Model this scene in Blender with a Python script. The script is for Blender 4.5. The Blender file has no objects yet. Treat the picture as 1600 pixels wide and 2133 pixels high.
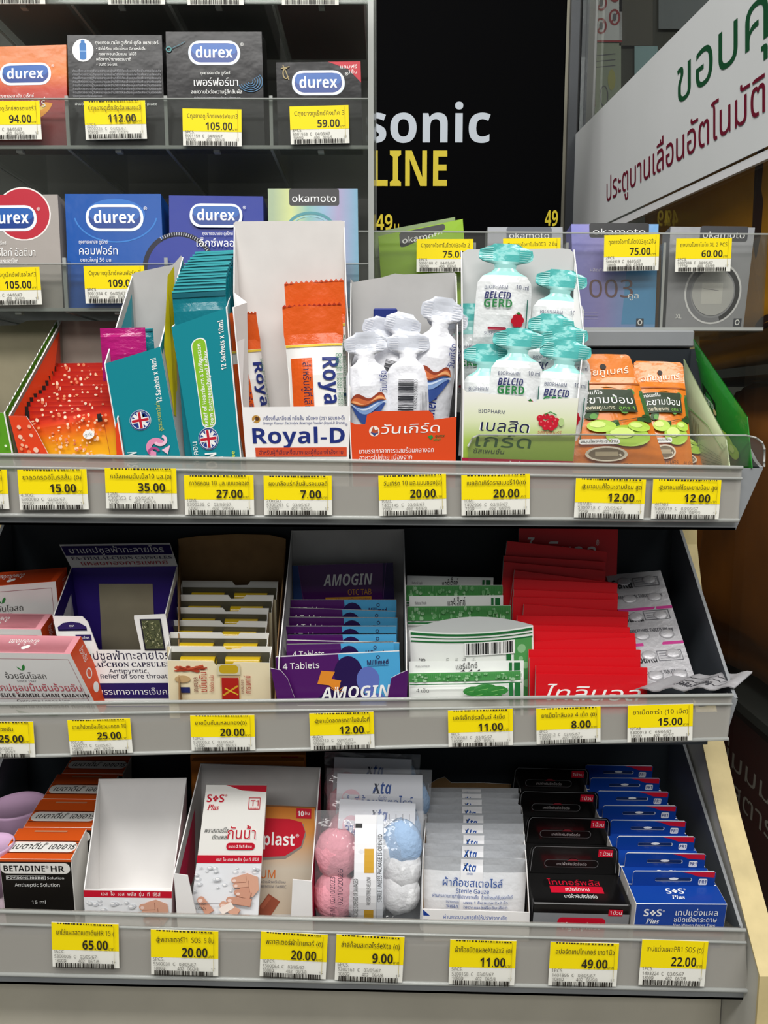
import bpy, math, random
from mathutils import Vector, Matrix, geometry
random.seed(7)
SC = bpy.context.scene
COL = SC.collection

# ------------------------------------------------------------------ camera
CAM_Z = 1.15
FPX = 1604.0                      # focal length in pixels of the 1600 x 2133 frame
PITCH = math.radians(7.7)
CP, SP = math.cos(PITCH), math.sin(PITCH)
cd = bpy.data.cameras.new('camera')
cd.sensor_fit = 'VERTICAL'; cd.sensor_height = 36.0
cd.lens = FPX / 2133.0 * 36.0
cd.clip_start = 0.02; cd.clip_end = 60
cam = bpy.data.objects.new('camera', cd); COL.objects.link(cam)
cam.location = (0, 0, CAM_Z)
cam.rotation_euler = (math.radians(90) - PITCH, 0, 0)
SC.camera = cam

# ------------------------------------------------------------------ light
SC.view_settings.view_transform = 'Standard'
SC.view_settings.look = 'None'
SC.view_settings.exposure = -0.14
SC.view_settings.gamma = 1.0
SC.view_settings.use_curve_mapping = False
SC.cycles.max_bounces = 10
SC.cycles.transparent_max_bounces = 24
SC.cycles.transmission_bounces = 8
SC.cycles.diffuse_bounces = 4
SC.cycles.glossy_bounces = 4
SC.cycles.caustics_reflective = False
SC.cycles.caustics_refractive = False
wd = bpy.data.worlds.new('world'); SC.world = wd; wd.use_nodes = True
wd.node_tree.nodes['Background'].inputs[0].default_value = (0.80, 0.84, 0.86, 1)
wd.node_tree.nodes['Background'].inputs[1].default_value = 0.20
def area(name, loc, target, sx, sy, power, color=(1, 0.98, 0.95)):
    l = bpy.data.lights.new(name, 'AREA'); l.shape = 'RECTANGLE'; l.size = sx; l.size_y = sy
    l.energy = power; l.color = color
    o = bpy.data.objects.new(name, l); COL.objects.link(o); o.location = loc
    d = Vector(target) - Vector(loc)
    o.rotation_euler = d.to_track_quat('-Z', 'Y').to_euler()
    return o
area('ceiling_strip_or_fill_light', (-0.5, -0.7, 2.75), (-0.5, 0.1, 1.0), 1.3, 0.30, 27)
area('ceiling_strip_or_fill_light', (0.75, -0.5, 2.75), (0.5, 0.2, 1.0), 1.3, 0.30, 21)
area('ceiling_strip_or_fill_light', (-0.30, 0.40, 2.75), (0.31, 0.75, 1.1), 0.8, 0.30, 12)  # added fill lamp to lift the bread bags, not a shop fixture
area('ceiling_strip_or_fill_light', (0.0, -1.9, 2.75), (0.0, 0.3, 1.0), 2.4, 0.5, 32)

# ------------------------------------------------------------------ pixel helpers (measuring the photo)
def ray(u, v):
    xc = (u - 800.0) / FPX; yc = (v - 1066.5) / FPX
    return Vector((xc, CP - yc * SP, -SP - yc * CP))
def P(u, v, Y):
    d = ray(u, v); return Vector((0, 0, CAM_Z)) + d * (Y / d.y)
def PX(u, v, X):
    d = ray(u, v); return Vector((0, 0, CAM_Z)) + d * (X / d.x)
def PZ(u, v, Z):
    d = ray(u, v); return Vector((0, 0, CAM_Z)) + d * ((Z - CAM_Z) / d.z)
def proj(p):
    x, y, z = p[0], p[1], p[2] - CAM_Z
    dep = y * CP - z * SP; up = y * SP + z * CP
    return 800 + FPX * x / dep, 1066.5 - FPX * up / dep
def pxw(npx, u, v, Y):            # width in metres of npx pixels there
    return (P(u + npx, v, Y) - P(u, v, Y)).length

# ------------------------------------------------------------------ materials
MATS = {}
def srgb(h):
    h = h.lstrip('#'); c = [int(h[i:i + 2], 16) / 255 for i in (0, 2, 4)]
    return tuple((x / 12.92 if x <= 0.04045 else ((x + 0.055) / 1.055) ** 2.4) for x in c) + (1,)
def mat(name, col, rough=0.5, metal=0.0, coat=0.0, noise=0.0, nscale=60, bump=0.0, bscale=120, spec=0.3, emit=0):
    if name in MATS: return name
    m = bpy.data.materials.new(name); m.use_nodes = True; nt = m.node_tree
    b = nt.nodes['Principled BSDF']
    c = srgb(col) if isinstance(col, str) else col
    b.inputs['Base Color'].default_value = c
    b.inputs['Roughness'].default_value = rough; b.inputs['Metallic'].default_value = metal
    b.inputs['Coat Weight'].default_value = coat; b.inputs['Coat Roughness'].default_value = 0.12
    b.inputs['Specular IOR Level'].default_value = spec
    if emit:
        b.inputs['Emission Color'].default_value = c; b.inputs['Emission Strength'].default_value = emit
    if noise or bump:
        tc = nt.nodes.new('ShaderNodeTexCoord')
    if noise:
        n = nt.nodes.new('ShaderNodeTexNoise'); n.inputs['Scale'].default_value = nscale; n.inputs['Detail'].default_value = 4
        nt.links.new(tc.outputs['Object'], n.inputs['Vector'])
        r = nt.nodes.new('ShaderNodeValToRGB')
        r.color_ramp.elements[0].position = 0.3; r.color_ramp.elements[1].position = 0.7
        r.color_ramp.elements[0].color = tuple(x * (1 - noise) for x in c[:3]) + (1,)
        r.color_ramp.elements[1].color = tuple(min(1, x * (1 + noise)) for x in c[:3]) + (1,)
        nt.links.new(n.outputs['Fac'], r.inputs['Fac']); nt.links.new(r.outputs['Color'], b.inputs['Base Color'])
    if bump:
        n2 = nt.nodes.new('ShaderNodeTexNoise'); n2.inputs['Scale'].default_value = bscale; n2.inputs['Detail'].default_value = 3
        nt.links.new(tc.outputs['Object'], n2.inputs['Vector'])
        bp = nt.nodes.new('ShaderNodeBump'); bp.inputs['Strength'].default_value = bump; bp.inputs['Distance'].default_value = 0.002
        nt.links.new(n2.outputs['Fac'], bp.inputs['Height'])
        nt.links.new(bp.outputs['Normal'], b.inputs['Normal']); nt.links.new(bp.outputs['Normal'], b.inputs['Coat Normal'])
    MATS[name] = m; return name
def film(name, tint='#ffffff', milk=0.0, milkcol='#c8c8c4', gloss=0.12, rough=0.06, bump=0.0, bscale=90):
    """thin clear plastic: see-through, a little milky, with a Fresnel gloss"""
    if name in MATS: return name
    m = bpy.data.materials.new(name); m.use_nodes = True; nt = m.node_tree; nt.nodes.clear()
    out = nt.nodes.new('ShaderNodeOutputMaterial')
    t = nt.nodes.new('ShaderNodeBsdfTransparent'); t.inputs[0].default_value = srgb(tint)
    d = nt.nodes.new('ShaderNodeBsdfDiffuse'); d.inputs[0].default_value = srgb(milkcol)
    g = nt.nodes.new('ShaderNodeBsdfGlossy'); g.inputs['Roughness'].default_value = rough
    mx = nt.nodes.new('ShaderNodeMixShader'); mx.inputs[0].default_value = milk
    nt.links.new(t.outputs[0], mx.inputs[1]); nt.links.new(d.outputs[0], mx.inputs[2])
    f = nt.nodes.new('ShaderNodeLayerWeight'); f.inputs[0].default_value = 0.5
    pw = nt.nodes.new('ShaderNodeMath'); pw.operation = 'POWER'; pw.inputs[1].default_value = 4.0
    nt.links.new(f.outputs['Facing'], pw.inputs[0])
    mul = nt.nodes.new('ShaderNodeMath'); mul.operation = 'MULTIPLY_ADD'; mul.inputs[1].default_value = 0.55; mul.inputs[2].default_value = gloss * 0.12
    nt.links.new(pw.outputs[0], mul.inputs[0])
    m2 = nt.nodes.new('ShaderNodeMixShader')
    nt.links.new(mul.outputs[0], m2.inputs[0]); nt.links.new(mx.outputs[0], m2.inputs[1]); nt.links.new(g.outputs[0], m2.inputs[2])
    if bump:
        tc = nt.nodes.new('ShaderNodeTexCoord')
        n2 = nt.nodes.new('ShaderNodeTexNoise'); n2.inputs['Scale'].default_value = bscale; n2.inputs['Detail'].default_value = 2
        nt.links.new(tc.outputs['Object'], n2.inputs['Vector'])
        bp = nt.nodes.new('ShaderNodeBump'); bp.inputs['Strength'].default_value = bump; bp.inputs['Distance'].default_value = 0.003
        nt.links.new(n2.outputs['Fac'], bp.inputs['Height'])
        for q in (g, f): nt.links.new(bp.outputs['Normal'], q.inputs['Normal'])
    nt.links.new(m2.outputs[0], out.inputs[0])
    MATS[name] = m; return name
def grad(name, stops, axis='Z', lo=0.0, hi=0.05, rough=0.4, coat=0.2, bump=0.0, metal=0.0):
    """printed colour ramp along a local axis between lo and hi metres"""
    if name in MATS: return name
    mat(name, stops[0][1], rough, metal, coat, 0, bump=bump); m = MATS[name]; nt = m.node_tree; b = nt.nodes['Principled BSDF']
    tc = nt.nodes.new('ShaderNodeTexCoord'); sx = nt.nodes.new('ShaderNodeSeparateXYZ'); nt.links.new(tc.outputs['Object'], sx.inputs[0])
    mr = nt.nodes.new('ShaderNodeMapRange'); mr.inputs[1].default_value = lo; mr.inputs[2].default_value = hi
    nt.links.new(sx.outputs[axis], mr.inputs[0])
    r = nt.nodes.new('ShaderNodeValToRGB'); cr = r.color_ramp
    while len(cr.elements) < len(stops): cr.elements.new(0.5)
    for e, (p, c) in zip(cr.elements, stops): e.position = p; e.color = srgb(c)
    nt.links.new(mr.outputs[0], r.inputs[0]); nt.links.new(r.outputs[0], b.inputs['Base Color'])
    return name
def ink(col, rough=0.45): return mat('ink_' + col.lstrip('#'), col, rough)

# ------------------------------------------------------------------ text
GLY = {}
def style(t, f):
    if not f: return t
    U, L, D = {'s': (0x1D5A0, 0x1D5BA, 0x1D7E2), 'b': (0x1D5D4, 0x1D5EE, 0x1D7EC), 'i': (0x1D63C, 0x1D656, 0x1D7EC), 'l': (0x1D608, 0x1D622, 0x1D7E2), 'r': (0x1D400, 0x1D41A, 0x1D7CE)}[f]
    return ''.join(chr(U + ord(c) - 65) if 'A' <= c <= 'Z' else chr(L + ord(c) - 97) if 'a' <= c <= 'z' else chr(D + ord(c) - 48) if '0' <= c <= '9' else c for c in t)
def glyphs(s, bold=0.0, res=2):
    key = (s, bold, res)
    if key in GLY: return GLY[key]
    c = bpy.data.curves.new('t', 'FONT'); c.body = s; c.resolution_u = res; c.offset = bold; c.fill_mode = 'NONE'
    o = bpy.data.objects.new('t', c); COL.objects.link(o)
    dg = bpy.context.evaluated_depsgraph_get()
    me = bpy.data.meshes.new_from_object(o.evaluated_get(dg))
    vs = [Vector((v.co.x, v.co.y)) for v in me.vertices]; es = [tuple(e.vertices) for e in me.edges]
    bpy.data.objects.remove(o); bpy.data.curves.remove(c); bpy.data.meshes.remove(me)
    V, T = [], []
    # loops
    nxt = {}
    for a, b in es: nxt.setdefault(a, []).append(b); nxt.setdefault(b, []).append(a)
    seen = set(); loops = []
    for a in range(len(vs)):
        if a in seen or a not in nxt: continue
        lp = [a]; seen.add(a); cur = a
        while True:
            n = [q for q in nxt[cur] if q not in seen]
            if not n: break
            q = (cur + 1) if (cur + 1) in n else n[0]
            lp.append(q); seen.add(q); cur = q
        if len(lp) > 2: loops.append(lp)
    # group loops whose boxes overlap in x
    items = []
    for lp in loops:
        xs = [vs[i].x for i in lp]; items.append([min(xs), max(xs), [lp]])
    items.sort(key=lambda t: t[0]); groups = []
    for it in items:
        if groups and it[0] <= groups[-1][1] + 1e-4:
            groups[-1][1] = max(groups[-1][1], it[1]); groups[-1][2] += it[2]
        else: groups.append(it)
    for g in groups:
        pts, ed = [], []
        for lp in g[2]:
            b0 = len(pts); n = len(lp)
            pts += [vs[i] for i in lp]; ed += [(b0 + i, b0 + (i + 1) % n) for i in range(n)]
        try: rv, re, rf = geometry.delaunay_2d_cdt(pts, ed, [], 0, 1e-5)[:3]
        except Exception: continue
        segs = [(pts[a], pts[b]) for a, b in ed]
        b1 = len(V); V += [(p.x, p.y) for p in rv]
        for f in rf:
            cx = sum(rv[i].x for i in f) / 3; cy = sum(rv[i].y for i in f) / 3; w = 0
            for a, b in segs:
                if (a.y <= cy) != (b.y <= cy):
                    x = a.x + (cy - a.y) * (b.x - a.x) / (b.y - a.y)
                    if x > cx: w += 1 if b.y > a.y else -1
            if w: T.append(tuple(b1 + i for i in f))
    if V:
        xs = [p[0] for p in V]; box = (min(xs), max(xs))
    else: box = (0, 1)
    GLY[key] = (V, T, box); return GLY[key]

# ------------------------------------------------------------------ mesh builder
class MB:
    def __init__(s): s.v = []; s.f = []; s.m = []; s.names = []; s.smooth = []
    def mi(s, name):
        if name not in s.names: s.names.append(name)
        return s.names.index(name)
    def add(s, pts, faces, m, smooth=False):
        b = len(s.v); s.v += [tuple(p) for p in pts]; k = s.mi(m)
        for f in faces: s.f.append(tuple(b + i for i in f)); s.m.append(k); s.smooth.append(smooth)
    def poly(s, pts, m): s.add(pts, [tuple(range(len(pts)))], m)
    def slab(s, pts, th, outer, inner=None, rim=None):
        """flat panel: pts seen counter-clockwise from outside; thickness goes inwards"""
        pts = [Vector(p) for p in pts]; n = Vector((0, 0, 0))
        for i in range(len(pts)): n += (pts[i] - pts[0]).cross(pts[(i + 1) % len(pts)] - pts[0])
        n.normalize(); inn = [p - n * th for p in pts]; k = len(pts)
        s.add(pts, [tuple(range(k))], outer); s.add(inn, [tuple(range(k - 1, -1, -1))], inner or outer)
        s.add(pts + inn, [(i, k + i, k + (i + 1) % k, (i + 1) % k) for i in range(k)], rim or inner or outer)
    def box(s, lo, hi, m, mtop=None, mfront=None, mside=None, b=0.0):
        x0, y0, z0 = lo; x1, y1, z1 = hi
        if b:
            c = []
            for sx, sy, sz in [(a, bb, cc) for cc in (0, 1) for bb in (0, 1) for a in (0, 1)]:
                c.append((x1 - b if sx else x0 + b, y1 - b if sy else y0 + b, z1 - b if sz else z0 + b))
            # bevelled: six inset faces + edge strips + corners
            P3 = []
            idx = {}
            for i, (sx, sy, sz) in enumerate([(a, bb, cc) for cc in (0, 1) for bb in (0, 1) for a in (0, 1)]):
                for ax in range(3):
                    p = list(c[i]); sgn = (sx, sy, sz)[ax]; p[ax] += b if sgn else -b
                    idx[(i, ax)] = len(P3); P3.append(tuple(p))
            def q(ids, ax): return tuple(idx[(i, ax)] for i in ids)
            sm = mside or m
            s.add(P3, [q((0, 2, 6, 4), 0), q((1, 5, 7, 3), 0)], sm)
            s.add(P3, [q((0, 4, 5, 1), 1)], mfront or m); s.add(P3, [q((2, 3, 7, 6), 1)], m)
            s.add(P3, [q((0, 1, 3, 2), 2)], m); s.add(P3, [q((4, 6, 7, 5), 2)], mtop or m)
            E = []
            bits = [(0, 1, 2), (0, 2, 1), (1, 2, 0)]
            for a, bx, fr in bits:
                for i in range(8):
                    j = i ^ (1 << fr)
                    if i < j: E.append((idx[(i, a)], idx[(i, bx)], idx[(j, bx)], idx[(j, a)]))
            for i in range(8): E.append((idx[(i, 0)], idx[(i, 1)], idx[(i, 2)]))
            s.add(P3, E, m); return
        p = [(x0, y0, z0), (x1, y0, z0), (x1, y1, z0), (x0, y1, z0), (x0, y0, z1), (x1, y0, z1), (x1, y1, z1), (x0, y1, z1)]
        s.add(p, [(0, 1, 5, 4)], mfront or m); s.add(p, [(4, 5, 6, 7)], mtop or m)
        s.add(p, [(1, 2, 6, 5), (3, 0, 4, 7)], mside or m); s.add(p, [(2, 3, 7, 6), (3, 2, 1, 0)], m)
    def hexa(s, c, m, mtop=None, mfront=None, mside=None):
        """c: bottom fl, fr, br, bl then top fl, fr, br, bl"""
        s.add(c, [(0, 1, 5, 4)], mfront or m); s.add(c, [(4, 5, 6, 7)], mtop or m)
        s.add(c, [(1, 2, 6, 5), (3, 0, 4, 7)], mside or m); s.add(c, [(2, 3, 7, 6), (3, 2, 1, 0)], m)
    def tube(s, path, r, m, n=8):
        pts = []; path = [Vector(p) for p in path]
        for i, p in enumerate(path):
            t = (path[min(i + 1, len(path) - 1)] - path[max(i - 1, 0)]).normalized()
            a = t.cross(Vector((0, 0, 1)) if abs(t.z) < .9 else Vector((1, 0, 0))).normalized(); b = t.cross(a)
            pts += [p + (a * math.cos(6.2832 * k / n) + b * math.sin(6.2832 * k / n)) * r for k in range(n)]
        f = [(i * n + k, i * n + (k + 1) % n, (i + 1) * n + (k + 1) % n, (i + 1) * n + k) for i in range(len(path) - 1) for k in range(n)]
        f += [tuple(range(n)), tuple(range(len(pts) - 1, len(pts) - n - 1, -1))]
        s.add(pts, f, m, True)
    def lathe(s, prof, m, n=32, c=(0, 0, 0)):
        pts = [(c[0] + r * math.cos(6.2832 * k / n), c[1] + r * math.sin(6.2832 * k / n), c[2] + z) for r, z in prof for k in range(n)]
        f = [(i * n + k, i * n + (k + 1) % n, (i + 1) * n + (k + 1) % n, (i + 1) * n + k) for i in range(len(prof) - 1) for k in range(n)]
        s.add(pts, f, m, True)
    def pillow(s, prof, m, nx=10, power=1.0, wob=0.0, seed=0, bandmat=None, back=None, flat_back=0.6):
        """prof: (z, half width, bulge); bandmat(z)->material"""
        rnd = random.Random(seed); ph = [rnd.uniform(0, 6.28) for _ in range(6)]
        def yf(x, w, th, z):
            q = max(0.0, 1 - (x / w) ** 2) ** power
            return -th * q - wob * (math.sin(x * 300 + ph[0] + z * 170) + math.sin(z * 420 + ph[1] - x * 140)) * 0.5
        n = nx + 1
        for i in range(len(prof) - 1):
            z0, w0, t0 = prof[i]; z1, w1, t1 = prof[i + 1]
            mm = bandmat((z0 + z1) / 2) if bandmat else m
            A = [(-w0 + 2 * w0 * k / nx, yf(-w0 + 2 * w0 * k / nx, w0, t0, z0), z0) for k in range(n)]
            B = [(-w1 + 2 * w1 * k / nx, yf(-w1 + 2 * w1 * k / nx, w1, t1, z1), z1) for k in range(n)]
            s.add(A + B, [(k, k + 1, n + k + 1, n + k) for k in range(nx)], mm, True)
            e = 0.0003
            A2 = [(x, -y * flat_back + e, z) for x, y, z in A]; B2 = [(x, -y * flat_back + e, z) for x, y, z in B]
            s.add(A2 + B2, [(k + 1, k, n + k, n + k + 1) for k in range(nx)], back or mm, True)
        def surf(x, z):
            for i in range(len(prof) - 1):
                z0, w0, t0 = prof[i]; z1, w1, t1 = prof[i + 1]
                if z <= z1 or i == len(prof) - 2:
                    f = (z - z0) / max(1e-9, z1 - z0); f = min(1, max(0, f))
                    w = w0 + (w1 - w0) * f; x = max(-w * .995, min(w * .995, x))
                    ya = yf(x / w * w0, w0, t0, z0); yb = yf(x / w * w1, w1, t1, z1)
                    return Vector((x, ya + (yb - ya) * f - 0.0004, z))
        return surf
    def build(s, name, parent=None, M=None, origin=None):
        me = bpy.data.meshes.new(name)
        vs = s.v if origin is None else [(x - origin[0], y - origin[1], z - origin[2]) for x, y, z in s.v]
        me.from_pydata(vs, [], s.f)
        for n in s.names: me.materials.append(MATS[n])
        me.polygons.foreach_set('material_index', s.m); me.polygons.foreach_set('use_smooth', s.smooth)
        me.update()
        o = bpy.data.objects.new(name, me); COL.objects.link(o)
        if parent: o.parent = parent
        if M is not None: o.matrix_world = M
        elif origin is not None and parent is None: o.location = origin
        return o

class Art:
    """flat print on a face: coordinates in 0..W, 0..H, bilinear over the quad (bl, br, tr, tl) or through fn(x, y)"""
    def __init__(s, mb, quad=None, W=1, H=1, fn=None, step=0.00004, start=0.00005):
        s.mb = mb; s.W = W; s.H = H; s.fn = fn; s.h = start; s.st = step
        if quad:
            s.q = [Vector(p) for p in quad]
            s.n = (s.q[1] - s.q[0]).cross(s.q[3] - s.q[0]).normalized()
    def pt(s, x, y):
        if s.fn:
            p = s.fn(x, y); return (p[0], p[1] - s.h, p[2])
        a = x / s.W; b = y / s.H; q = s.q
        return tuple((q[0] * (1 - a) + q[1] * a) * (1 - b) + (q[3] * (1 - a) + q[2] * a) * b + s.n * s.h)
    def up(s): s.h += s.st
    def poly(s, pts, m):
        s.up(); s.mb.add([s.pt(*p) for p in pts], [tuple(range(len(pts)))], m)
    def rect(s, x0, y0, x1, y1, m, nx=1, ny=1):
        s.up()
        if s.fn: nx = max(nx, 6); ny = max(ny, 4)
        pts = [s.pt(x0 + (x1 - x0) * i / nx, y0 + (y1 - y0) * j / ny) for j in range(ny + 1) for i in range(nx + 1)]
        f = [(j * (nx + 1) + i, j * (nx + 1) + i + 1, (j + 1) * (nx + 1) + i + 1, (j + 1) * (nx + 1) + i) for j in range(ny) for i in range(nx)]
        s.mb.add(pts, f, m)
    def rrect(s, x0, y0, x1, y1, r, m, n=6):
        r = min(r, (x1 - x0) / 2, (y1 - y0) / 2); pts = []
        for cx, cy, a0 in ((x1 - r, y0 + r, -90), (x1 - r, y1 - r, 0), (x0 + r, y1 - r, 90), (x0 + r, y0 + r, 180)):
            for k in range(n + 1):
                a = math.radians(a0 + 90 * k / n); pts.append((cx + r * math.cos(a), cy + r * math.sin(a)))
        s.poly(pts, m)
    def ell(s, cx, cy, rx, ry, m, n=20, a0=0, a1=360):
        pts = [(cx + rx * math.cos(math.radians(a0 + (a1 - a0) * k / n)), cy + ry * math.sin(math.radians(a0 + (a1 - a0) * k / n))) for k in range(n + (0 if a1 - a0 == 360 else 1))]
        s.poly(pts, m)
    def ring(s, cx, cy, rx, ry, t, m, n=28, a0=0, a1=360):
        s.up(); A = []; B = []
        for k in range(n + 1):
            a = math.radians(a0 + (a1 - a0) * k / n); c, d = math.cos(a), math.sin(a)
            A.append(s.pt(cx + rx * c, cy + ry * d)); B.append(s.pt(cx + (rx - t) * c, cy + (ry - t) * d))
        s.mb.add(A + B, [(k, k + 1, n + 1 + k + 1, n + 1 + k) for k in range(n)], m)
    def line(s, pts, w, m):
        for (xa, ya), (xb, yb) in zip(pts[:-1], pts[1:]):
            L = math.hypot(xb - xa, yb - ya) or 1; nx, ny = -(yb - ya) / L * w / 2, (xb - xa) / L * w / 2
            s.mb.add([s.pt(xa + nx, ya + ny), s.pt(xa - nx, ya - ny), s.pt(xb - nx, yb - ny), s.pt(xb + nx, yb + ny)], [(0, 1, 2, 3)], m)
        s.up()
    def text(s, t, x, y, size, m, w=None, bold=0.0, shear=0.0, al='l', rot=0, res=2, f='s'):
        V, T, (b0, b1) = glyphs(style(t, f), bold, res)
        if not T: return
        s.up(); wd_ = (b1 - b0); kx = size if w is None else w / wd_
        L = wd_ * kx; ox = {'l': 0, 'c': -L / 2, 'r': -L}[al]
        ca, sa = math.cos(math.radians(rot)), math.sin(math.radians(rot)); pts = []
        for a, b in V:
            px = (a - b0) * kx + ox + shear * b * size; py = b * size
            pts.append(s.pt(x + px * ca - py * sa, y + px * sa + py * ca))
        s.mb.add(pts, T, m)
    def barcode(s, x0, y0, x1, y1, m, n=34, seed=1, rot=False):
        r = random.Random(seed); s.up(); x = 0; segs = []
        while x < 100:
            w = r.choice((1, 1, 2, 3)) * 100 / n / 2; segs.append((x, min(100, x + w))); x += w + r.choice((1, 1, 2)) * 100 / n / 2
        for a, b in segs:
            if rot: q = [(x0, y0 + (y1 - y0) * a / 100), (x1, y0 + (y1 - y0) * a / 100), (x1, y0 + (y1 - y0) * b / 100), (x0, y0 + (y1 - y0) * b / 100)]
            else: q = [(x0 + (x1 - x0) * a / 100, y0), (x0 + (x1 - x0) * b / 100, y0), (x0 + (x1 - x0) * b / 100, y1), (x0 + (x1 - x0) * a / 100, y1)]
            s.mb.add([s.pt(*p) for p in q], [(0, 1, 2, 3)], m)

# ------------------------------------------------------------------ things
def tag(o, label=None, cat=None, group=None, kind=None):
    if label: o['label'] = label
    if cat: o['category'] = cat
    if group: o['group'] = group
    if kind: o['kind'] = kind
    return o
def thing(name, loc=(0, 0, 0), label=None, cat=None, group=None, M=None):
    o = bpy.data.objects.new(name, None); COL.objects.link(o); o.empty_display_size = 0.02
    if M is not None: o.matrix_world = M
    else: o.location = loc
    return tag(o, label, cat, group)
def dup(root, M, label, group=None):
    r = root.copy(); COL.objects.link(r); r.matrix_world = M; r['label'] = label
    if group: r['group'] = group
    for ch in list(root.children):
        c = ch.copy(); COL.objects.link(c); c.parent = r
        for g in list(ch.children):
            d = g.copy(); COL.objects.link(d); d.parent = c
    return r
def MX(p, lean=0, yaw=0, roll=0):
    return Matrix.Translation(p) @ Matrix.Rotation(math.radians(yaw), 4, 'Z') @ Matrix.Rotation(math.radians(roll), 4, 'Y') @ Matrix.Rotation(math.radians(-lean), 4, 'X')
def stand(u, v, h, floor, lean=0, lo=0.40, hi=0.90):
    """base point on floor(Y)->Z so that the top edge of a thing h tall, leaning back, shows at pixel (u, v)"""
    t = math.radians(lean)
    for _ in range(50):
        y = (lo + hi) / 2
        top = (0, y + h * math.sin(t), floor(y) + h * math.cos(t))
        if proj(top)[1] > v: lo = y
        else: hi = y
    yt = y + h * math.sin(t); X = P(u, v, yt).x
    return Vector((X, y, floor(y)))
def ordinal(i): return ['front', 'second', 'third', 'fourth', 'fifth', 'sixth', 'seventh', 'eighth', 'ninth', 'tenth', 'eleventh', 'twelfth', 'thirteenth', 'fourteenth', 'fifteenth', 'sixteenth', 'seventeenth'][i]
# ------------------------------------------------------------------ shared materials
mat('shelf_grey', '#8b8e90', .45, noise=.05, nscale=30)
mat('shelf_dark', '#50565c', .5, noise=.08, nscale=25)
mat('back_dark', '#1e2429', .6, noise=.1, nscale=20)
mat('cream_edge', '#cfbd8a', .5, noise=.10, nscale=70)
mat('panel_white', '#c9c7bd', .5, noise=.04, nscale=40)
mat('base_beige', '#bdb8a8', .55, noise=.05, nscale=30)
mat('card_white', '#eeecea', .7, noise=.02, nscale=50)
mat('card_grey', '#b9b8b6', .75, noise=.05, nscale=60)
mat('card_olive', '#9a9179', .8, noise=.06, nscale=60)
mat('card_kraft', '#8a6c47', .85, noise=.1, nscale=90)
mat('paper_white', '#f4f3ee', .6)
mat('tag_paper', '#f1f0e6', .5)
mat('tag_yellow', '#ffe600', .5)
film('clear_rail', '#f2f2ee', milk=.36, milkcol='#d6d2ca', gloss=.25, rough=.12)
film('clear_acrylic', '#eef0ee', milk=.05, milkcol='#b0b0aa', gloss=.2, rough=.05)
film('acrylic_edge', '#e0e4e0', milk=.5, milkcol='#d8dad6', gloss=.3, rough=.1)
film('clear_guard', '#f4f4f2', milk=.05, milkcol='#b8b8b4', gloss=.2, rough=.06)
BLK = ink('#161616'); WHT = ink('#f5f5f2'); GRY = ink('#77757a')

# ------------------------------------------------------------------ the shop around the stand
def struct(mb, name): 
    o = mb.build(name); o['kind'] = 'structure'; return o
mat('floor_tile', '#8d8a84', .35, noise=.06, nscale=3)
mat('wall_paint', '#5d5c54', .8, noise=.12, nscale=2)
mat('wall_dark', '#3a3a3c', .8, noise=.2, nscale=4)
m = MB(); m.box((-3, -3, -.05), (4, 4, 0), 'floor_tile'); struct(m, 'floor')
m = MB(); m.box((.42, 2.9, 0), (4, 3.0, 3), 'wall_paint'); struct(m, 'wall_back')
# dark shop shelving behind the clear rack
m = MB(); m.box((-3, 1.9, 0), (.4, 1.95, 3), 'wall_dark'); struct(m, 'wall_rear')
mat('far_pale', '#8f8d88', .7); mat('far_red', '#6d2a26', .7); mat('far_black', '#4c4c4a', .7)
r = random.Random(3)
far = thing('rear_shelving', (-.75, 1.6, 0), 'dark shop shelving seen dimly behind the clear rack', 'shelving')
for k, z in enumerate((.7, 1.0, 1.28, 1.52, 1.76, 2.0)):
    b = MB(); b.box((-.75, -.14, z), (.70, .2, z + .025), 'far_black'); b.build('shelf', far)
    b = MB(); b.box((-.75, -.15, z - .025), (.70, -.14, z + .03), 'far_pale'); b.build('price_strip', far)
b = MB(); b.box((-.75, .2, 0), (.70, .22, 2.2), 'far_black'); b.build('back_panel', far)

# black battery sign
YS = 1.08
mat('sign_black', '#020203', .6, spec=.02)
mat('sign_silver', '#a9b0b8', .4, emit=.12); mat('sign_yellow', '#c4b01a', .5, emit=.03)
sg = thing('battery_sign', P(960, 480, YS), 'black battery display board with large silver and yellow lettering', 'sign')
tl, br = P(690, -80, YS), P(1166, 560, YS)
L = sg.location
b = MB(); b.box((tl.x, YS, br.z), (br.x, YS + .03, tl.z), 'sign_black', b=.002)
W = br.x - tl.x; H = tl.z - br.z
a = Art(b, [(tl.x, YS, br.z), (br.x, YS, br.z), (br.x, YS, tl.z), (tl.x, YS, tl.z)], W, H, start=.0004, step=.0002)
def sx(u): return (P(u, 300, YS).x - tl.x)
def sz(v): return (P(800, v, YS).z - br.z)
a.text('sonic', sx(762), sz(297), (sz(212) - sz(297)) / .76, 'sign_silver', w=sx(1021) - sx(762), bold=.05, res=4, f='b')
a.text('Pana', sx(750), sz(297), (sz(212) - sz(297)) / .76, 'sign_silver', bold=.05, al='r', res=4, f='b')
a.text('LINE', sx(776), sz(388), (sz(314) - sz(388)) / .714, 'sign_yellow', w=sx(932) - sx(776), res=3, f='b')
a.text('49', sx(783), sz(479), .028, 'sign_yellow', w=sx(818) - sx(783), f='i')
a.text('บ', sx(822), sz(479), .014, 'sign_yellow')
a.text('49', sx(1139), sz(471), .028, 'sign_yellow', w=sx(1166) - sx(1139), f='i')
b.build('sign_panel', sg, origin=L)
b = MB(); b.box((tl.x, YS + .032, 0), (br.x, YS + .08, br.z + .2), 'sign_black'); b.build('stand_post', sg, origin=L)

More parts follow.
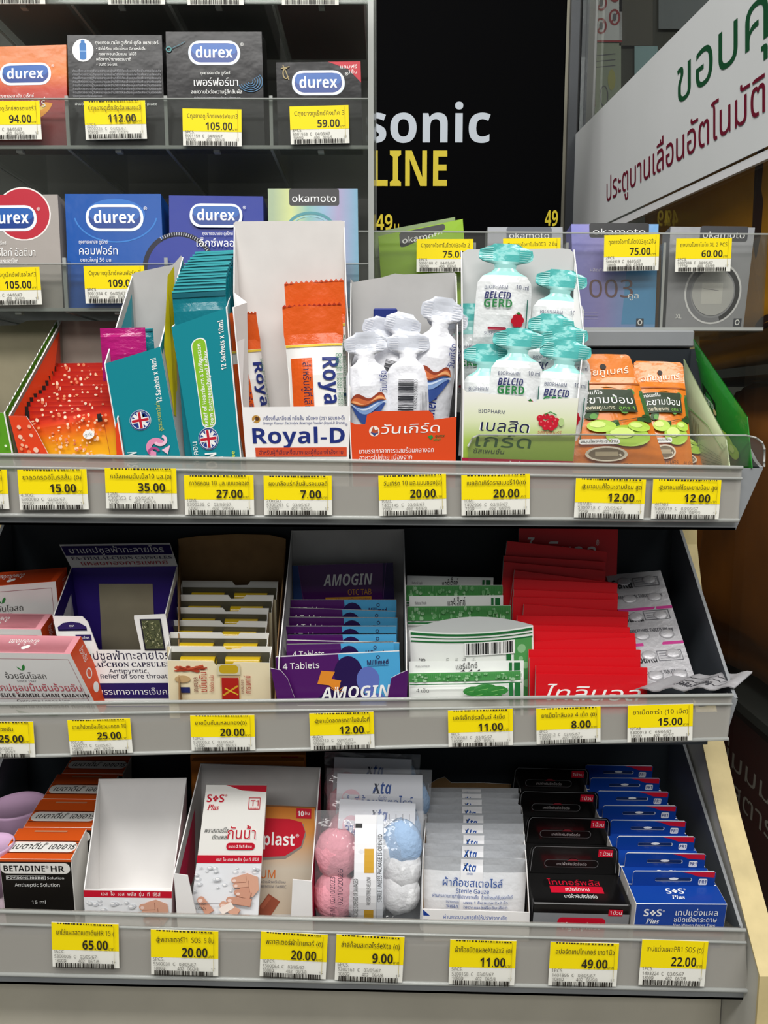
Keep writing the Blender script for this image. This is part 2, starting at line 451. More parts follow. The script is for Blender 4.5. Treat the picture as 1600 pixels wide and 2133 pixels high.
# automatic door at the right
mat('frame_dark', '#34373c', .4, noise=.1, nscale=8); mat('frame_brown', '#8c8878', .5); mat('frame_black', '#0c0d0f', .4)
mat('frame_white', '#f4f4f0', .4); mat('band_white', '#f8fbf9', .45, noise=.05, nscale=4)
XD = .30; YJ = 1.27
dj = []
m = MB()
for u0, u1, mm, dy in ((1158, 1166, 'frame_white', .02), (1166, 1182, 'frame_brown', .01), (1182, 1200, 'frame_dark', 0), (1200, 1207, 'frame_black', .012), (1207, 1238, 'frame_dark', .004)):
    m.box((P(u0, 300, YJ).x, YJ + dy, 0), (P(u1, 300, YJ).x, YJ + dy + .06, 2.6), mm)
m = struct(m, 'door_1')
film('door_glass', '#f4f7f5', milk=.02, milkcol='#9a9c98', gloss=.15, rough=.02)
m = MB(); m.box((XD + .0005, .42, .05), (XD + .006, 1.255, 2.5), 'door_glass'); struct(m, 'window_1')
# lettered band on the glass
q = [PX(1190, 500, XD), PX(1640, 286, XD), PX(1640, -160, XD), PX(1190, 290, XD)]
for p in q: p.x = XD - .001
m = MB(); m.slab(q, .0008, 'band_white')
Wd = q[0].y - q[1].y
a = Art(m, q, Wd, 1.0, start=.0002, step=.0001)
def bx(u): return q[0].y - PX(u, 300, XD).y
GRN = ink('#1d5a36'); MAR = ink('#7d1430')
def btxt(s, u0, u1, t0, size, mm, bold): 
    # size in band heights
    a.text(s, bx(u0), t0, size, mm, w=bx(u1) - bx(u0), bold=bold, res=4)
btxt('ขอบคุ', 1418, 1604, .535, .40, GRN, .035)
btxt('ณ', 1608, 1636, .535, .40, GRN, .035)
btxt('ประตูบานเลื่อนอัตโนมัติ', 1272, 1598, .175, .27, MAR, .03)
band = m.build('door_sign', origin=tuple(q[0])); tag(band, 'white band across the glass door with green and dark red lettering', 'sign')
# white strip painted to stand for the daylight gap under the band
mat('white_gap', '#ffffff', .5)
q2 = [PX(1190, 516, XD), PX(1640, 312, XD), PX(1640, 292, XD), PX(1190, 503, XD)]
m = MB(); m.slab(q2, .004, 'white_gap'); o = m.build('daylight_strip', origin=tuple(q2[0])); tag(o, 'thin white strip painted as the daylight gap right under the lettered door band', 'light strip')
# notices beyond the glass
mat('pale_green', '#b3bba3', .6); mat('pale_cyan', '#a8c8c8', .6); mat('notice_red', '#b8474a', .6); mat('pale_yellow', '#c3c07a', .6)
YN = 2.88
def notice(u0, v0, u1, v1, mm, name, label, cat, draw=None):
    c = [P(u0, v1, YN), P(u1, v1, YN), P(u1, v0, YN), P(u0, v0, YN)]
    m = MB(); m.slab(c, .003, mm)
    if draw:
        a = Art(m, c, u1 - u0, v1 - v0, start=.0004, step=.0003); draw(a)
    o = m.build(name, origin=tuple(c[0])); tag(o, label, cat)
def nd(a):
    a.rect(0, 0, 58, 4, 'notice_red'); a.rect(0, 0, 2, 130, 'notice_red')
    for x, y in ((14, 34), (42, 52), (14, 82), (42, 100)): a.ring(x, y, 12, 17, 4, 'notice_red'); a.line([(x - 6, y - 10), (x + 6, y + 10)], 3, 'notice_red'); a.ell(x, y, 4, 8, GRY)
notice(1238, -40, 1296, 88, 'frame_white', 'prohibition_notice', 'white notice of red prohibition circles beyond the door glass', 'notice', nd)
def ng(a):
    for y in (110, 122, 134): a.line([(8, y), (48, y + 4)], 2, GRY)
    a.ell(40, 84, 8, 22, 'pale_yellow'); a.ring(24, 50, 9, 22, 2, GRY)
notice(1234, 90, 1294, 250, 'pale_green', 'paper_notice', 'pale green paper notice under the red circled one', 'notice', ng)
notice(1322, 96, 1370, 170, 'pale_cyan', 'door_sticker', 'pale blue patch beyond the glass above the band', 'sticker')
notice(1222, 168, 1240, 222, mat('ext_red', '#9c1622', .4), 'red_fixture', 'small dark red fitting beside the door frame', 'fixture')
notice(1290, -60, 1360, 95, mat('far_olive', '#6b675c', .8), 'outdoor_board', 'dull olive panel seen through the glass, left of the greyer one', 'panel')
notice(1372, -60, 1560, 60, mat('far_grey', '#8c9090', .8), 'outdoor_board', 'lighter grey panel seen through the glass at top right', 'panel')

# ------------------------------------------------------------------ display stand
CZ = CAM_Z
st = thing('display_stand', (0, .5, 0), 'grey shop display stand with a cream edged side panel', 'display stand')
so = (0, .5, 0)
b = MB(); b.box((-.275, .556, .3), (.2165, .57, CZ + .050), 'back_dark'); b.build('back_panel', st, origin=so)
b = MB(); b.box((-.285, .548, CZ + .042), (.2165, .80, CZ + .0535), 'shelf_grey', b=.001); b.build('top_shelf', st, origin=so)
prof = [(.578, .052), (.562, -.10), (.520, -.20), (.47, -.262), (.405, -.325), (.405, -1.0), (.80, -1.0), (.80, .052)]
def side_panel(x0, x1, name):
    b = MB(); n = len(prof)
    A = [(x0, y, z + CZ) for y, z in prof]; B = [(x1, y, z + CZ) for y, z in prof]
    b.add(A + B, [tuple(range(n)), tuple(range(2 * n - 1, n - 1, -1))], 'panel_white')
    b.add(A + B, [(i, n + i, n + (i + 1) % n, (i + 1) % n) for i in range(5, n)], 'panel_white')
    s = b.build(name, st, origin=so)
    b = MB()
    for i in range(5):
        (ya, za), (yb, zb) = prof[i], prof[i + 1]
        b.add([(x0 - .0004, ya - .0008, za + CZ), (x1 + .0004, ya - .0008, za + CZ), (x1 + .0004, yb - .0008, zb + CZ), (x0 - .0004, yb - .0008, zb + CZ)], [(0, 3, 2, 1)], 'cream_edge')
        b.add([(x0 - .0004, ya - .0008, za + CZ), (x0 - .0004, ya + .001, za + CZ), (x0 - .0004, yb + .001, zb + CZ), (x0 - .0004, yb - .0008, zb + CZ)], [(0, 1, 2, 3)], 'cream_edge')
    e = b.build('edge_band', s, origin=so); e.location = (0, 0, 0); e['label'] = 'cream edge band'
    return s
side_panel(.2172, .2312, 'side_panel')
side_panel(-.290, -.276, 'side_panel')
b = MB(); b.box((-.2755, .448, .35), (.2165, .555, CZ - .3345), 'base_beige'); b.build('plinth', st, origin=so)

# ------------------------------------------------------------------ shelf trays with their price rails
F1 = lambda y: CZ - .0610 + .04 * (y - .44)
F2 = lambda y: CZ - .1960 + .15 * (y - .44)
F3 = lambda y: CZ - .3250 + .15 * (y - .44)
def tray(label, F, rail, yr, xr, wall_f, wall_b, lip_h, guard=None, zcap=None):
    """rail: top-left, top-right, bottom-right, bottom-left pixels at depth yr"""
    t = thing('shelf_tray', (0, .5, F(.5)), label, 'shelf tray'); o = (0, .5, F(.5)); xl = -.268
    b = MB(); y0, y1 = yr + .006, .547
    b.hexa([(xl, y0, F(y0) - .004), (xr - .0135, y0, F(y0) - .004), (xr, y1, F(y1) - .004), (xl, y1, F(y1) - .004),
            (xl, y0, F(y0) - .0005), (xr - .0135, y0, F(y0) - .0005), (xr, y1, F(y1) - .0005), (xl, y1, F(y1) - .0005)], 'shelf_dark')
    b.build('tray_floor', t, origin=o)
    b = MB(); b.box((xl, y1, F(y1) - .004), (xr, y1 + .002, wall_b[1]), 'back_dark'); b.build('back_wall', t, origin=o)
    for x, nm in ((xl - .002, 'side_wall'), (xr, 'side_wall')):
        b = MB(); pr = [(yr + .052, F(yr) + .002), (y1, F(y1) - .004), (y1, wall_b[1]), (wall_b[0], wall_b[1]), (wall_f[0], wall_f[1]), (yr + .004, wall_f[1] - .003)]
        A = [(x, y, z) for y, z in pr]; B = [(x + .002, y, z) for y, z in pr]; n = len(pr)
        b.add(A + B, [tuple(range(n - 1, -1, -1)), tuple(range(n, 2 * n))], 'shelf_dark')
        b.add(A + B, [(i, (i + 1) % n, n + (i + 1) % n, n + i) for i in range(n)], 'shelf_grey')
        b.build(nm, t, origin=o)
    # grey metal lip behind and under the clear rail
    c = [P(u, v, yr) for u, v in rail]
    lo_l, lo_r = c[3] + Vector((0, .003, -lip_h)), c[2] + Vector((0, .003, -lip_h))
    lo_l.x = xl; lo_r.x = max(c[2].x, xr - .012)
    up_l, up_r = c[3] * .45 + c[0] * .55, c[2] * .45 + c[1] * .55
    up_l.x = xl; up_r.x = xr; 
    for p in (up_l, up_r): p.y = yr + .003
    for p in (lo_l, lo_r): p.y = yr + .003
    up_r.x = c[1].x - .0015
    rt_ = Vector((c[1].x - .0012, yr + .003, c[1].z - .0005)); cr_ = Vector((xr + .0015, yr + .003, wall_f[1] - .0035))
    b = MB(); b.slab([lo_l, lo_r, cr_, rt_, up_r, up_l], .002, 'shelf_grey', 'shelf_grey')
    k = [Vector((p.x, y0 + .02, p.z)) for p in (lo_l, lo_r)]
    b.slab([k[0], k[1], lo_r, lo_l], .0015, 'shelf_grey'); b.build('front_lip', t, origin=o)
    # clear rail: a sheet, a rounded upper bead and a foot
    c[0].x = c[3].x = xl
    b = MB(); b.slab([c[3], c[2], c[1], c[0]], .0012, 'clear_rail')
    for f, r_ in ((1.0, .0011), (.80, .0008), (0.02, .0012)):
        pa, pb = c[3].lerp(c[0], f), c[2].lerp(c[1], f); b.tube([pa + Vector((0, -.0006, 0)), pb + Vector((0, -.0006, 0))], r_, 'acrylic_edge')
    # upper lip bends back over the tray front
    b.slab([c[0], c[1], c[1] + Vector((0, .007, -.0035)), c[0] + Vector((0, .007, -.0035))], .0008, 'clear_rail')
    ra = b.build('price_rail', t, origin=o); ra['label'] = 'clear plastic price rail'
    if guard:
        b = MB(); g = [P(u, v, yr + .0055) for u, v in guard]; b.slab(g, .0012, 'clear_guard')
        for i in range(1, len(g) - 1): b.tube([g[i], g[i + 1]], .0006, 'acrylic_edge', 6)
        gg = b.build('front_guard', t, origin=o); gg['label'] = 'clear front guard with rounded corner'
    return t
YR1, YR2, YR3 = .434, .433, .419
tray('upper grey shelf tray holding the sachet cartons', F1, [(-60, 944), (1546, 974), (1538, 1086), (-60, 1074)], YR1, .2140,
     (.445, P(1588, 962, .440).z), (.540, CZ + .0405), .0055,
     [(975, 964), (1592, 972), (1592, 962), (1593, 936), (1588, 922), (1575, 912), (1555, 907), (1200, 905), (998, 906), (985, 912), (975, 930)])
tray('middle grey shelf tray holding wallets and red packs', F2, [(-60, 1467), (1526, 1447), (1516, 1540), (-60, 1581)], YR2, .2075,
     (.442, P(1530, 1440, .440).z), (.540, CZ - .0795), .0012)
tray('lowest grey shelf tray holding tapes and plasters', F3, [(-60, 1893), (1552, 1936), (1558, 2064), (-60, 2027)], YR3, .2135,
     (.425, P(1545, 1930, .424).z), (.540, CZ - .2260), .0085)

# ------------------------------------------------------------------ clear acrylic rack at upper left
film('rack_shelf_film', '#e6e8e6', milk=.13, milkcol='#b4b4b0', gloss=.5, rough=.08)
rk = thing('acrylic_rack', (-.15, .55, CZ + .0535), 'clear acrylic rack of stepped shelves at upper left', 'rack')
ro = tuple(rk.location)
RX1 = -.0095; RX0 = -.36
RACK = [  # front Y, floor Z, lip height
    (.500, CZ + .0605, .0285), (.530, CZ + .1675, .0300), (.548, CZ + .2640, .0290)]
for i, (y, z, lh) in enumerate(RACK):
    b = MB(); b.box((RX0, y, z), (RX1, y + .12, z + .002), 'rack_shelf_film')
    b.box((RX0, y - .0003, z), (RX1, y + .0008, z + .0022), 'acrylic_edge')
    b.build('shelf', rk, origin=ro)
    b = MB(); b.box((RX0, y - .0022, z), (RX1, y - .0004, z + lh), 'clear_acrylic')
    b.box((RX0, y - .0024, z + lh), (RX1, y - .0002, z + lh + .0005), 'acrylic_edge')
    b.build('front_lip', rk, origin=ro)
    for ud in ((-70, 138.5, 349, 557), (-64, 143, 348, 566), (-64, 143, 348, 566))[i]:
        x = P(ud, 0, RACK[min(i, 1)][0]).x * 1 if False else (ud - 800) / FPX * (.4875, .503, .503)[i]
        b = MB(); b.box((x - .0008, y + .001, z + .0022), (x + .0008, y + .118, z + .032), 'clear_acrylic')
        b.box((x - .0011, y + .0005, z + .0022), (x + .0011, y + .0014, z + .033), 'acrylic_edge')
        b.box((x - .0009, y + .001, z - .0006), (x + .0009, y + .118, z), 'acrylic_edge')
        b.build('divider', rk, origin=ro)
        b = MB(); b.box((x + .030, y + .0015, z - .0016), (x + .034, y + .006, z), 'acrylic_edge'); b.build('clip', rk, origin=ro)
for x in (RX1,):
    b = MB(); b.box((x, .497, CZ + .054), (x + .003, .67, CZ + .40), 'clear_acrylic')
    b.box((x - .0002, .4965, CZ + .054), (x + .0032, .4975, CZ + .40), 'acrylic_edge')
    b.box((x - .0002, .669, CZ + .054), (x + .0032, .6705, CZ + .40), 'acrylic_edge'); b.build('side_panel', rk, origin=ro)
film('smoke_acrylic', '#b0b2b2', milk=.5, milkcol='#94948f', gloss=.2, rough=.15)
b = MB(); b.box((RX0, .668, CZ + .054), (RX1, .670, CZ + .40), 'smoke_acrylic'); b.build('back_panel', rk, origin=ro)

# clear tray of boxes right of it
YO = .560
tk = thing('acrylic_tray', (.09, .6, CZ + .0535), 'clear acrylic tray of flat boxes above the upper shelf', 'acrylic tray')
to = tuple(tk.location)
c = [P(742, 664, YO), P(1590, 682, YO), P(1600, 486, YO), P(742, 480, YO)]
zb = CZ + .0545
c[0].z = zb; c[1].z = zb
b = MB(); b.slab(c, .0015, 'clear_guard'); b.slab([c[0] + Vector((0, -.0002, 0)), c[1] + Vector((0, -.0002, 0)), c[1] + Vector((0, -.0002, .0022)), c[0] + Vector((0, -.0002, .0022))], .001, 'acrylic_edge')
b.slab([c[3] + Vector((0, -.0002, -.001)), c[2] + Vector((0, -.0002, -.001)), c[2] + Vector((0, -.0002, 0)), c[3] + Vector((0, -.0002, 0))], .001, 'acrylic_edge')
b.build('front_panel', tk, origin=to)
b = MB(); b.box((c[0].x, YO, CZ + .0538), (c[1].x, YO + .07, CZ + .0552), 'clear_acrylic'); b.build('tray_floor', tk, origin=to)
b = MB(); b.slab([c[1], c[1] + Vector((0, .07, 0)), c[2] + Vector((0, .07, 0)), c[2]], .0015, 'clear_acrylic'); b.build('side_panel', tk, origin=to)
for u in (988, 1180, 1382):
    x = P(u, 600, YO).x; b = MB(); b.box((x - .0007, YO + .002, CZ + .0556), (x + .0007, YO + .066, CZ + .115), 'clear_acrylic')
    b.box((x - .0009, YO + .001, CZ + .0556), (x + .0009, YO + .0018, CZ + .115), 'acrylic_edge'); b.build('divider', tk, origin=to)
# ------------------------------------------------------------------ price tags
TAG_INK = ink('#2a2620'); TAG_GRY = ink('#6a675f')
TW, TH = .038, .0265
def price_tag(Y, tl, tr, hpx, name, price, l2, l3, l4, label, group, top_bars=True, ymul=1.0):
    A, B = P(tl[0], tl[1], Y), P(tr[0], tr[1], Y)
    ex = (B - A); w = ex.length; ex.normalize(); ez = Vector((-ex.z, 0, ex.x))
    h = (P(tl[0], tl[1], Y) - P(tl[0], tl[1] + hpx, Y)).length
    loc = A - ez * h
    M = Matrix(((ex.x, 0, ez.x, loc.x), (0, 1, 0, loc.y), (ex.z, 0, ez.z, loc.z), (0, 0, 0, 1)))
    m = MB(); m.box((0, 0, 0), (w, .0003, h), 'tag_paper')
    a = Art(m, [(0, 0, 0), (w, 0, 0), (w, 0, h), (0, 0, h)], 140, 85)
    yb = 33
    a.rect(0, yb, 140, 85, 'tag_yellow')
    if top_bars:
        r = random.Random(len(price) + len(name) + int(tl[0])); x = 12
        while x < 128: 
            q = r.uniform(1.5, 5); a.rect(x, 82.4, min(130, x + q), 85, TAG_INK); x += q + r.uniform(1, 4)
    a.text(name, 11, 64, 13.5, TAG_INK, w=min(120, 6.6 * max(6, len([c for c in name if not ('\u0e31' == c or '\u0e34' <= c <= '\u0e3a' or '\u0e47' <= c <= '\u0e4e')]))), bold=.012, res=1)
    pw = 10.6 * len(price)
    a.text(price, 118, 37, 24, TAG_INK, w=pw, al='r', f='b')
    a.text('บาท', 119, 36, 8, TAG_INK, w=12, res=1)
    a.text(l2, 5, 28.5, 9, TAG_GRY, w=4.6 * len(l2), res=1)
    a.text(l3, 6, 19.5, 9, TAG_GRY, w=88, res=1)
    a.text(l4, 7, 11.2, 9, TAG_GRY, w=92, res=1)
    a.text('1F', 126, 11.2, 8, TAG_GRY, res=1)
    a.barcode(8, 0.8, 130, 10.6, TAG_INK, n=60, seed=int(tl[0]) + 3)
    a.line([(131, 12), (131, 83)], .7, ink('#b9a313'))
    o = m.build('price_tag', M=M); tag(o, label, 'price tag', group)
    return o
D3 = '03/05/67'; D4 = '04/05/67'
G = 'price tags on the clear rails'
Y1, Y2, Y3 = YR1 - .0024, YR2 - .0024, YR3 - .0024
T = 'yellow and white price tag '
for (tl, tr, h, nm, pr, l2, l3, l4, lb) in [
    ((-128, 978), (14, 978), 82, 'ยาลดกรดอีโนรสมะนาว (ด)', '15.00', '4.30G.', '5300079  C   ' + D3, '1080D           402   04/1/9', 'cut by the left frame edge on the upper rail'),
    ((36, 978), (180, 977), 84, 'ยาลดกรดอีโนรสส้ม (ด)', '15.00', '4.30G.', '5300080  C   ' + D3, '1080D           402   04/2/9', 'reading 15.00 under the orange bubble sachets'),
    ((218, 975), (367, 976), 84, 'กาวิสคอนดับเบิ้ล10 มล.(ด)', '35.00', '10ML.', '5300353  C   ' + D3, '720D             402   04/3/9', 'reading 35.00 on the upper rail'),
    ((383, 990), (528, 990), 82, 'กาวิสคอน 10 มล.แบบซอง(ด', '27.00', '10ML.', '5300255  C   ' + D3, '720D             402   04/4/9', 'reading 27.00 on the upper rail'),
    ((549, 991), (691, 991), 82, 'ผงเกลือแร่กลิ่นส้มรอแยลดี', '7.00', '20กรัม.', '5300201  C   ' + D3, '1080D           402   04/5/9', 'reading 7.00 on the upper rail'),
    ((788, 991), (929, 987), 84, 'วันเกิร์ด 10 มล.แบบซอง(ด)', '20.00', '10ML.', '1403145  C   ' + D3, '720D             402   04/6/9', 'reading 20.00 under the orange front carton'),
    ((961, 990), (1104, 987), 84, 'เบลสิดเกิร์ดราสเบอรี่10(ด)', '20.00', '10ML.', '1402906  C   ' + D3, '720D             402   04/7/9', 'reading 20.00 under the pale green carton'),
    ((1200, 996), (1346, 999), 82, '@ยาอมแก้ไอมะขามป้อม สูต', '12.00', '40TABS', '5300218  C   ' + D3, '720D             402   04/8/9', 'reading 12.00, left of two alike at upper right'),
    ((1361, 998), (1503, 1000), 82, '@ยาอมแก้ไอมะขามป้อม สูต', '12.00', '40TABS', '5300219  C   ' + D3, '720D             402   04/9/9', 'reading 12.00, last at the right of the upper rail')]:
    price_tag(Y1, tl, tr, h, nm, pr, l2, l3, l4, T + lb, G)
for (tl, tr, h, nm, pr, l2, l3, l4, lb) in [
    ((-66, 1503), (69, 1503), 74, 'ยาขมิ้นชัน อ้วยอัน', '25.00', '10CAPS', '5300051  C   ' + D3, '1080D           402   05/1/7', 'reading 25.00 cut by the left frame edge'),
    ((140, 1500), (271, 1496), 72, 'ยาแก้ปวดข้อเขียวมะกอก 10', '25.00', '10CAPI', '1403277  C   ' + D3, '1080D           402   05/2/7', 'reading 25.00 under the purple carton'),
    ((396, 1490), (530, 1489), 74, 'ยาขมิ้นชันแหลมทอง(ด)', '20.00', '10PCS', '5300052  C   ' + D3, '1440D           402   05/3/7', 'reading 20.00 on the middle rail'),
    ((644, 1486), (778, 1482), 76, '@ยาเม็ดลดกรดอาโมจินโอที', '12.00', '4เม็ด', '5300210  C   ' + D3, '1080D           402   05/4/7', 'reading 12.00 under the purple and blue wallets'),
    ((933, 1480), (1068, 1476), 76, 'แอร์เอ็กซ์รสมิ้นต์ 4เม็ด', '11.00', '4PCS', '5300082  C   ' + D3, '1800D           402   05/5/7', 'reading 11.00 under the green mint packs'),
    ((1117, 1476), (1251, 1471), 74, 'ยาเม็ดไทลินอล 4 เม็ด (ด)', '8.00', '4PCS', '5300012  C   ' + D3, '1800D           402   05/6/7', 'reading 8.00 under the red packs'),
    ((1308, 1470), (1444, 1466), 76, 'ยาเม็ดซาร่า (10 เม็ด)', '15.00', '10TAB', '5300013  C   ' + D3, '1800D           402   05/7/7', 'reading 15.00 at the right of the middle rail')]:
    price_tag(Y2, tl, tr, h, nm, pr, l2, l3, l4, T + lb, G, top_bars=pr != '15.00')
for (tl, tr, h, nm, pr, l2, l3, l4, lb) in [
    ((107, 1921), (247, 1925), 92, 'ยาใส่แผลสดเบตาดีนHR 15 (', '65.00', '15CC.', '5300005  C   ' + D3, '1800D           402   06/1/8', 'reading 65.00 under the orange topped bottle boxes'),
    ((314, 1936), (455, 1940), 93, '@พลาสเตอร์T1  SOS  5 ชิ้น', '20.00', '5PCS.', '5300031  C   ' + D3, '1800D           402   06/2/8', 'reading 20.00 under the empty white carton'),
    ((544, 1940), (683, 1947), 93, 'พลาสเตอร์ผ้าไทเกอร์ (ด)', '20.00', '10PCS.', '5300064  C   ' + D3, '1080D           402   06/3/8', 'reading 20.00 under the plaster pack carton'),
    ((701, 1946), (843, 1952), 95, 'สำลีก้อนสเตอไรล์eXta (ด)', '9.00', '6PCS.', '5300161  C   ' + D3, '1080D           402   06/4/8', 'reading 9.00 under the cotton ball bags'),
    ((938, 1957), (1076, 1960), 93, 'ผ้าก๊อซปิดแผลeXta2x2 (ด)', '11.00', '5PCS.', '5300158  C   ' + D3, '1080D           402   06/5/8', 'reading 11.00 under the gauze carton'),
    ((1147, 1962), (1290, 1965), 90, 'สปอร์ตเทปไทเกอร์ ขาว1นิ้ว', '49.00', '1PCS.', '1401895  C   ' + D3, '1080D           402   06/6/8', 'reading 49.00 under the black tape boxes'),
    ((1338, 1957), (1476, 1961), 94, 'เทปแต่งแผลPR1 SOS (ด)', '22.00', '1PCS.', '1403224  C   ' + D3, '1800D           402   06/7/8', 'reading 22.00 under the blue tape boxes')]:
    price_tag(Y3, tl, tr, h, nm, pr, l2, l3, l4, T + lb, G, top_bars=pr != '22.00')
GR = 'price tags on the acrylic rack'
for (Y, tl, tr, h, nm, pr, l3, l4, lb) in [
    (RACK[1][0] - .0031, (-40, 211), (82, 210), 80, 'Cถุงยางดูเร็กซ์สตรอเบอรี่3', '94.00', '5000225  C   ' + D4, '1080D           400   02/2/9', 'reading 94.00 on the clear rack'),
    (RACK[1][0] - .0031, (174, 211), (302, 209), 80, 'Cถุงยางดูเร็กซ์ดูอัลเพลเชอ3', '112.00', '5000226  C   ' + D4, '1080D           400   02/3/9', 'reading 112.00 on the clear rack'),
    (RACK[1][0] - .0031, (380, 226), (503, 228), 77, 'Cถุงยางดูเร็กซ์เพอร์ฟอมา3', '105.00', '5001159  C   ' + D4, '1800D           400   02/4/9', 'reading 105.00 under the black box with white lettering'),
    (RACK[1][0] - .0031, (603, 222), (726, 219), 79, 'Cถุงยางดูเร็กซ์คิงเท็ค 3', '59.00', '5001553  C   ' + D4, '1800D           400   02/5/9', 'reading 59.00 on the clear rack'),
    (RACK[0][0] - .0031, (-40, 558), (82, 556), 78, 'Cถุงยางดูเร็กซ์เฟเธอไลท์3', '105.00', '5001552  C   ' + D4, '1800D           400   03/2/9', 'reading 105.00 under the grey and red box'),
    (RACK[0][0] - .0031, (174, 554), (300, 553), 78, 'Cถุงยางดูเร็กซ์คอมฟอร์ท 3', '109.00', '5001554  C   ' + D4, '1800D           400   03/3/9', 'reading 109.00 on the clear rack'),
    (RACK[2][0] - .0031, (-40, -72), (90, -72), 80, 'Cถุงยางดูเร็กซ์ 3', '99.00', '5001501  C   ' + D4, '1800D           400   01/1/9', 'at the top left corner, only its barcode in view'),
    (RACK[2][0] - .0031, (222, -70), (341, -70), 79, 'Cถุงยางดูเร็กซ์ 3', '99.00', '5001502  C   ' + D4, '1800D           400   01/2/9', 'above the box of small white print, cut by the frame'),
    (RACK[2][0] - .0031, (388, -70), (506, -70), 80, 'Cถุงยางดูเร็กซ์ 3', '99.00', '5001503  C   ' + D4, '1800D           400   01/3/9', 'above the tall glossy black box, cut by the top edge'),
    (RACK[2][0] - .0031, (586, -70), (705, -70), 80, 'Cถุงยางดูเร็กซ์ 3', '99.00', '5001504  C   ' + D4, '1800D           400   01/4/9', 'above the small black box, cut by the top edge')]:
    price_tag(Y, tl, tr, h, nm, pr, '3PCS.', l3, l4, T + lb, GR, top_bars=pr == '112.00')
GO = 'price tags on the clear tray'
for (tl, tr, h, nm, pr, l3, l4, lb) in [
    ((868, 498), (986, 498), 68, 'Cถุงยางโอกาโมโต003อะโล 2', '75.00', '5000100  C   ' + D4, '1800D           400   03/6/9', 'in front of the lime green box'),
    ((1048, 497), (1168, 495), 68, 'Cถุงยางโอกาโมโต003  2 ชิ้น', '75.00', '5000101  C   ' + D4, '1800D           400   03/7/9', 'half hidden behind the teal topped sachets'),
    ((1259, 490), (1374, 488), 75, 'ถุงยางโอกาโมโต003คูล2ชิ้น', '75.00', '5004919  C   ' + D4, '1800D           400   03/8/9', 'reading 75.00 on the blue and lilac box'),
    ((1409, 497), (1525, 496), 69, 'ถุงยางโอกาโมโต XL 2 PCS.', '60.00', '5007988  C   ' + D4, '1777D           400   03/9/9', 'reading 60.00 on the grey box')]:
    price_tag(YO - .0024, tl, tr, h, nm, pr, '2PCS.', l3, l4, T + lb, GO, top_bars=False)
# ------------------------------------------------------------------ builders shared by the goods
def carton(name, label, cat, F, ft, Yf, bt, Yb, fb=None, bb=None, outer='card_white', inner='card_white', edge='card_white',
           art=None, artm=None, group=None, fpoly=None, lw=None, rw=None, sideart=None, bpoly=None, zoff=0, th=.0007, artR=None, bulge=False):
    """open carton: ft, bt = top-left, top-right pixels of the front and back panels at depths Yf, Yb.
    fpoly: front outline as (fraction x, pixel v) points along its top edge, left to right"""
    tl, tr = P(*ft[0], Yf), P(*ft[1], Yf)
    btl, btr = P(*bt[0], Yb), P(*bt[1], Yb)
    if fb: bl, br = P(*fb[0], Yf), P(*fb[1], Yf)
    else: bl, br = tl.copy(), tr.copy()
    bl.z = br.z = F(Yf) + zoff
    if bb: bbl, bbr = P(*bb[0], Yb), P(*bb[1], Yb)
    else: bbl, bbr = Vector((bl.x, Yb, 0)), Vector((br.x, Yb, 0))
    bbl.z = bbr.z = F(Yb) + zoff
    o = (bl + br + bbl + bbr) / 4
    t = thing(name, o, label, cat, group)
    b = MB(); b.slab([bl, bbl, bbr, br], th, outer, inner); b.build('bottom_panel', t, origin=o)
    b = MB()
    top = [tr, tl]
    if fpoly:
        top = []
        for fx, v in reversed(fpoly):
            base = tl.lerp(tr, fx); pz = P(800, v, Yf).z; botp = bl.lerp(br, fx); topz = base.z
            k = (pz - botp.z) / (topz - botp.z); top.append(botp.lerp(base, k))
    b.slab([bl, br] + top, th, artm or outer, inner, edge)
    if art:
        W = ft[1][0] - ft[0][0]; v0 = (ft[0][1] + ft[1][1]) / 2; H = proj((bl + br) / 2)[1] - v0
        art(Art(b, [bl, br, tr, tl], W, H), W, H)
    b.build('front_panel', t, origin=o)
    b = MB(); topb = [btl, btr]
    if bpoly: topb = [btl.lerp(btr, fx) + Vector((0, 0, P(800, v, Yb).z - btl.lerp(btr, fx).z)) for fx, v in bpoly]
    b.slab([bbr, bbl] + topb, th, outer, inner, edge); b.build('back_panel', t, origin=o)
    for side in (0, 1):
        f0, f1, k0, k1 = (bl, tl, bbl, btl) if side == 0 else (br, tr, bbr, btr)
        w = (lw if side == 0 else rw) or []
        mid = [P(u, v, Yf + (Yb - Yf) * f) for u, v, f in w]      # extra points on the sloping edge, front to back
        pts = [f0, f1] + mid + [k1, k0]
        if side == 1: pts = pts[::-1]
        b = MB(); b.slab(pts, th, outer, inner, edge)
        if side == 1 and artR: artR(b, f0, f1, k0, k1)
        if side == 0 and sideart: sideart(b, f0, f1, k0, k1)
        b.build('side_panel', t, origin=o)
    return t
def place(F, uL, vL, uR, vR, Y, W, H, lean=0, zs=None, ws=True):
    """matrix putting a W x H local thing (x centred, y back, z up) so its top front edge runs through two pixels at depth Y"""
    A, B = P(uL, vL, Y), P(uR, vR, Y); ex = B - A; w = ex.length; ex.normalize(); l = math.radians(lean)
    up = Vector((0, math.sin(l), math.cos(l))); mid = (A + B) / 2
    ey = Vector((0, math.cos(l), -math.sin(l)))
    ez = ex.cross(ey).normalized() * -1
    if ez.z < 0: ez = -ez
    h = H
    for _ in range(6):
        base = mid - ez * h
        if zs is None: h = (mid.z - F(base.y)) / ez.z
        else: h = H * zs
    base = mid - ez * h
    sx_ = w / W if ws else 1; sz_ = h / H
    M = Matrix(((ex.x * sx_, ey.x, ez.x * sz_, base.x), (ex.y * sx_, ey.y, ez.y * sz_, base.y), (ex.z * sx_, ey.z, ez.z * sz_, base.z), (0, 0, 0, 1)))
    return M
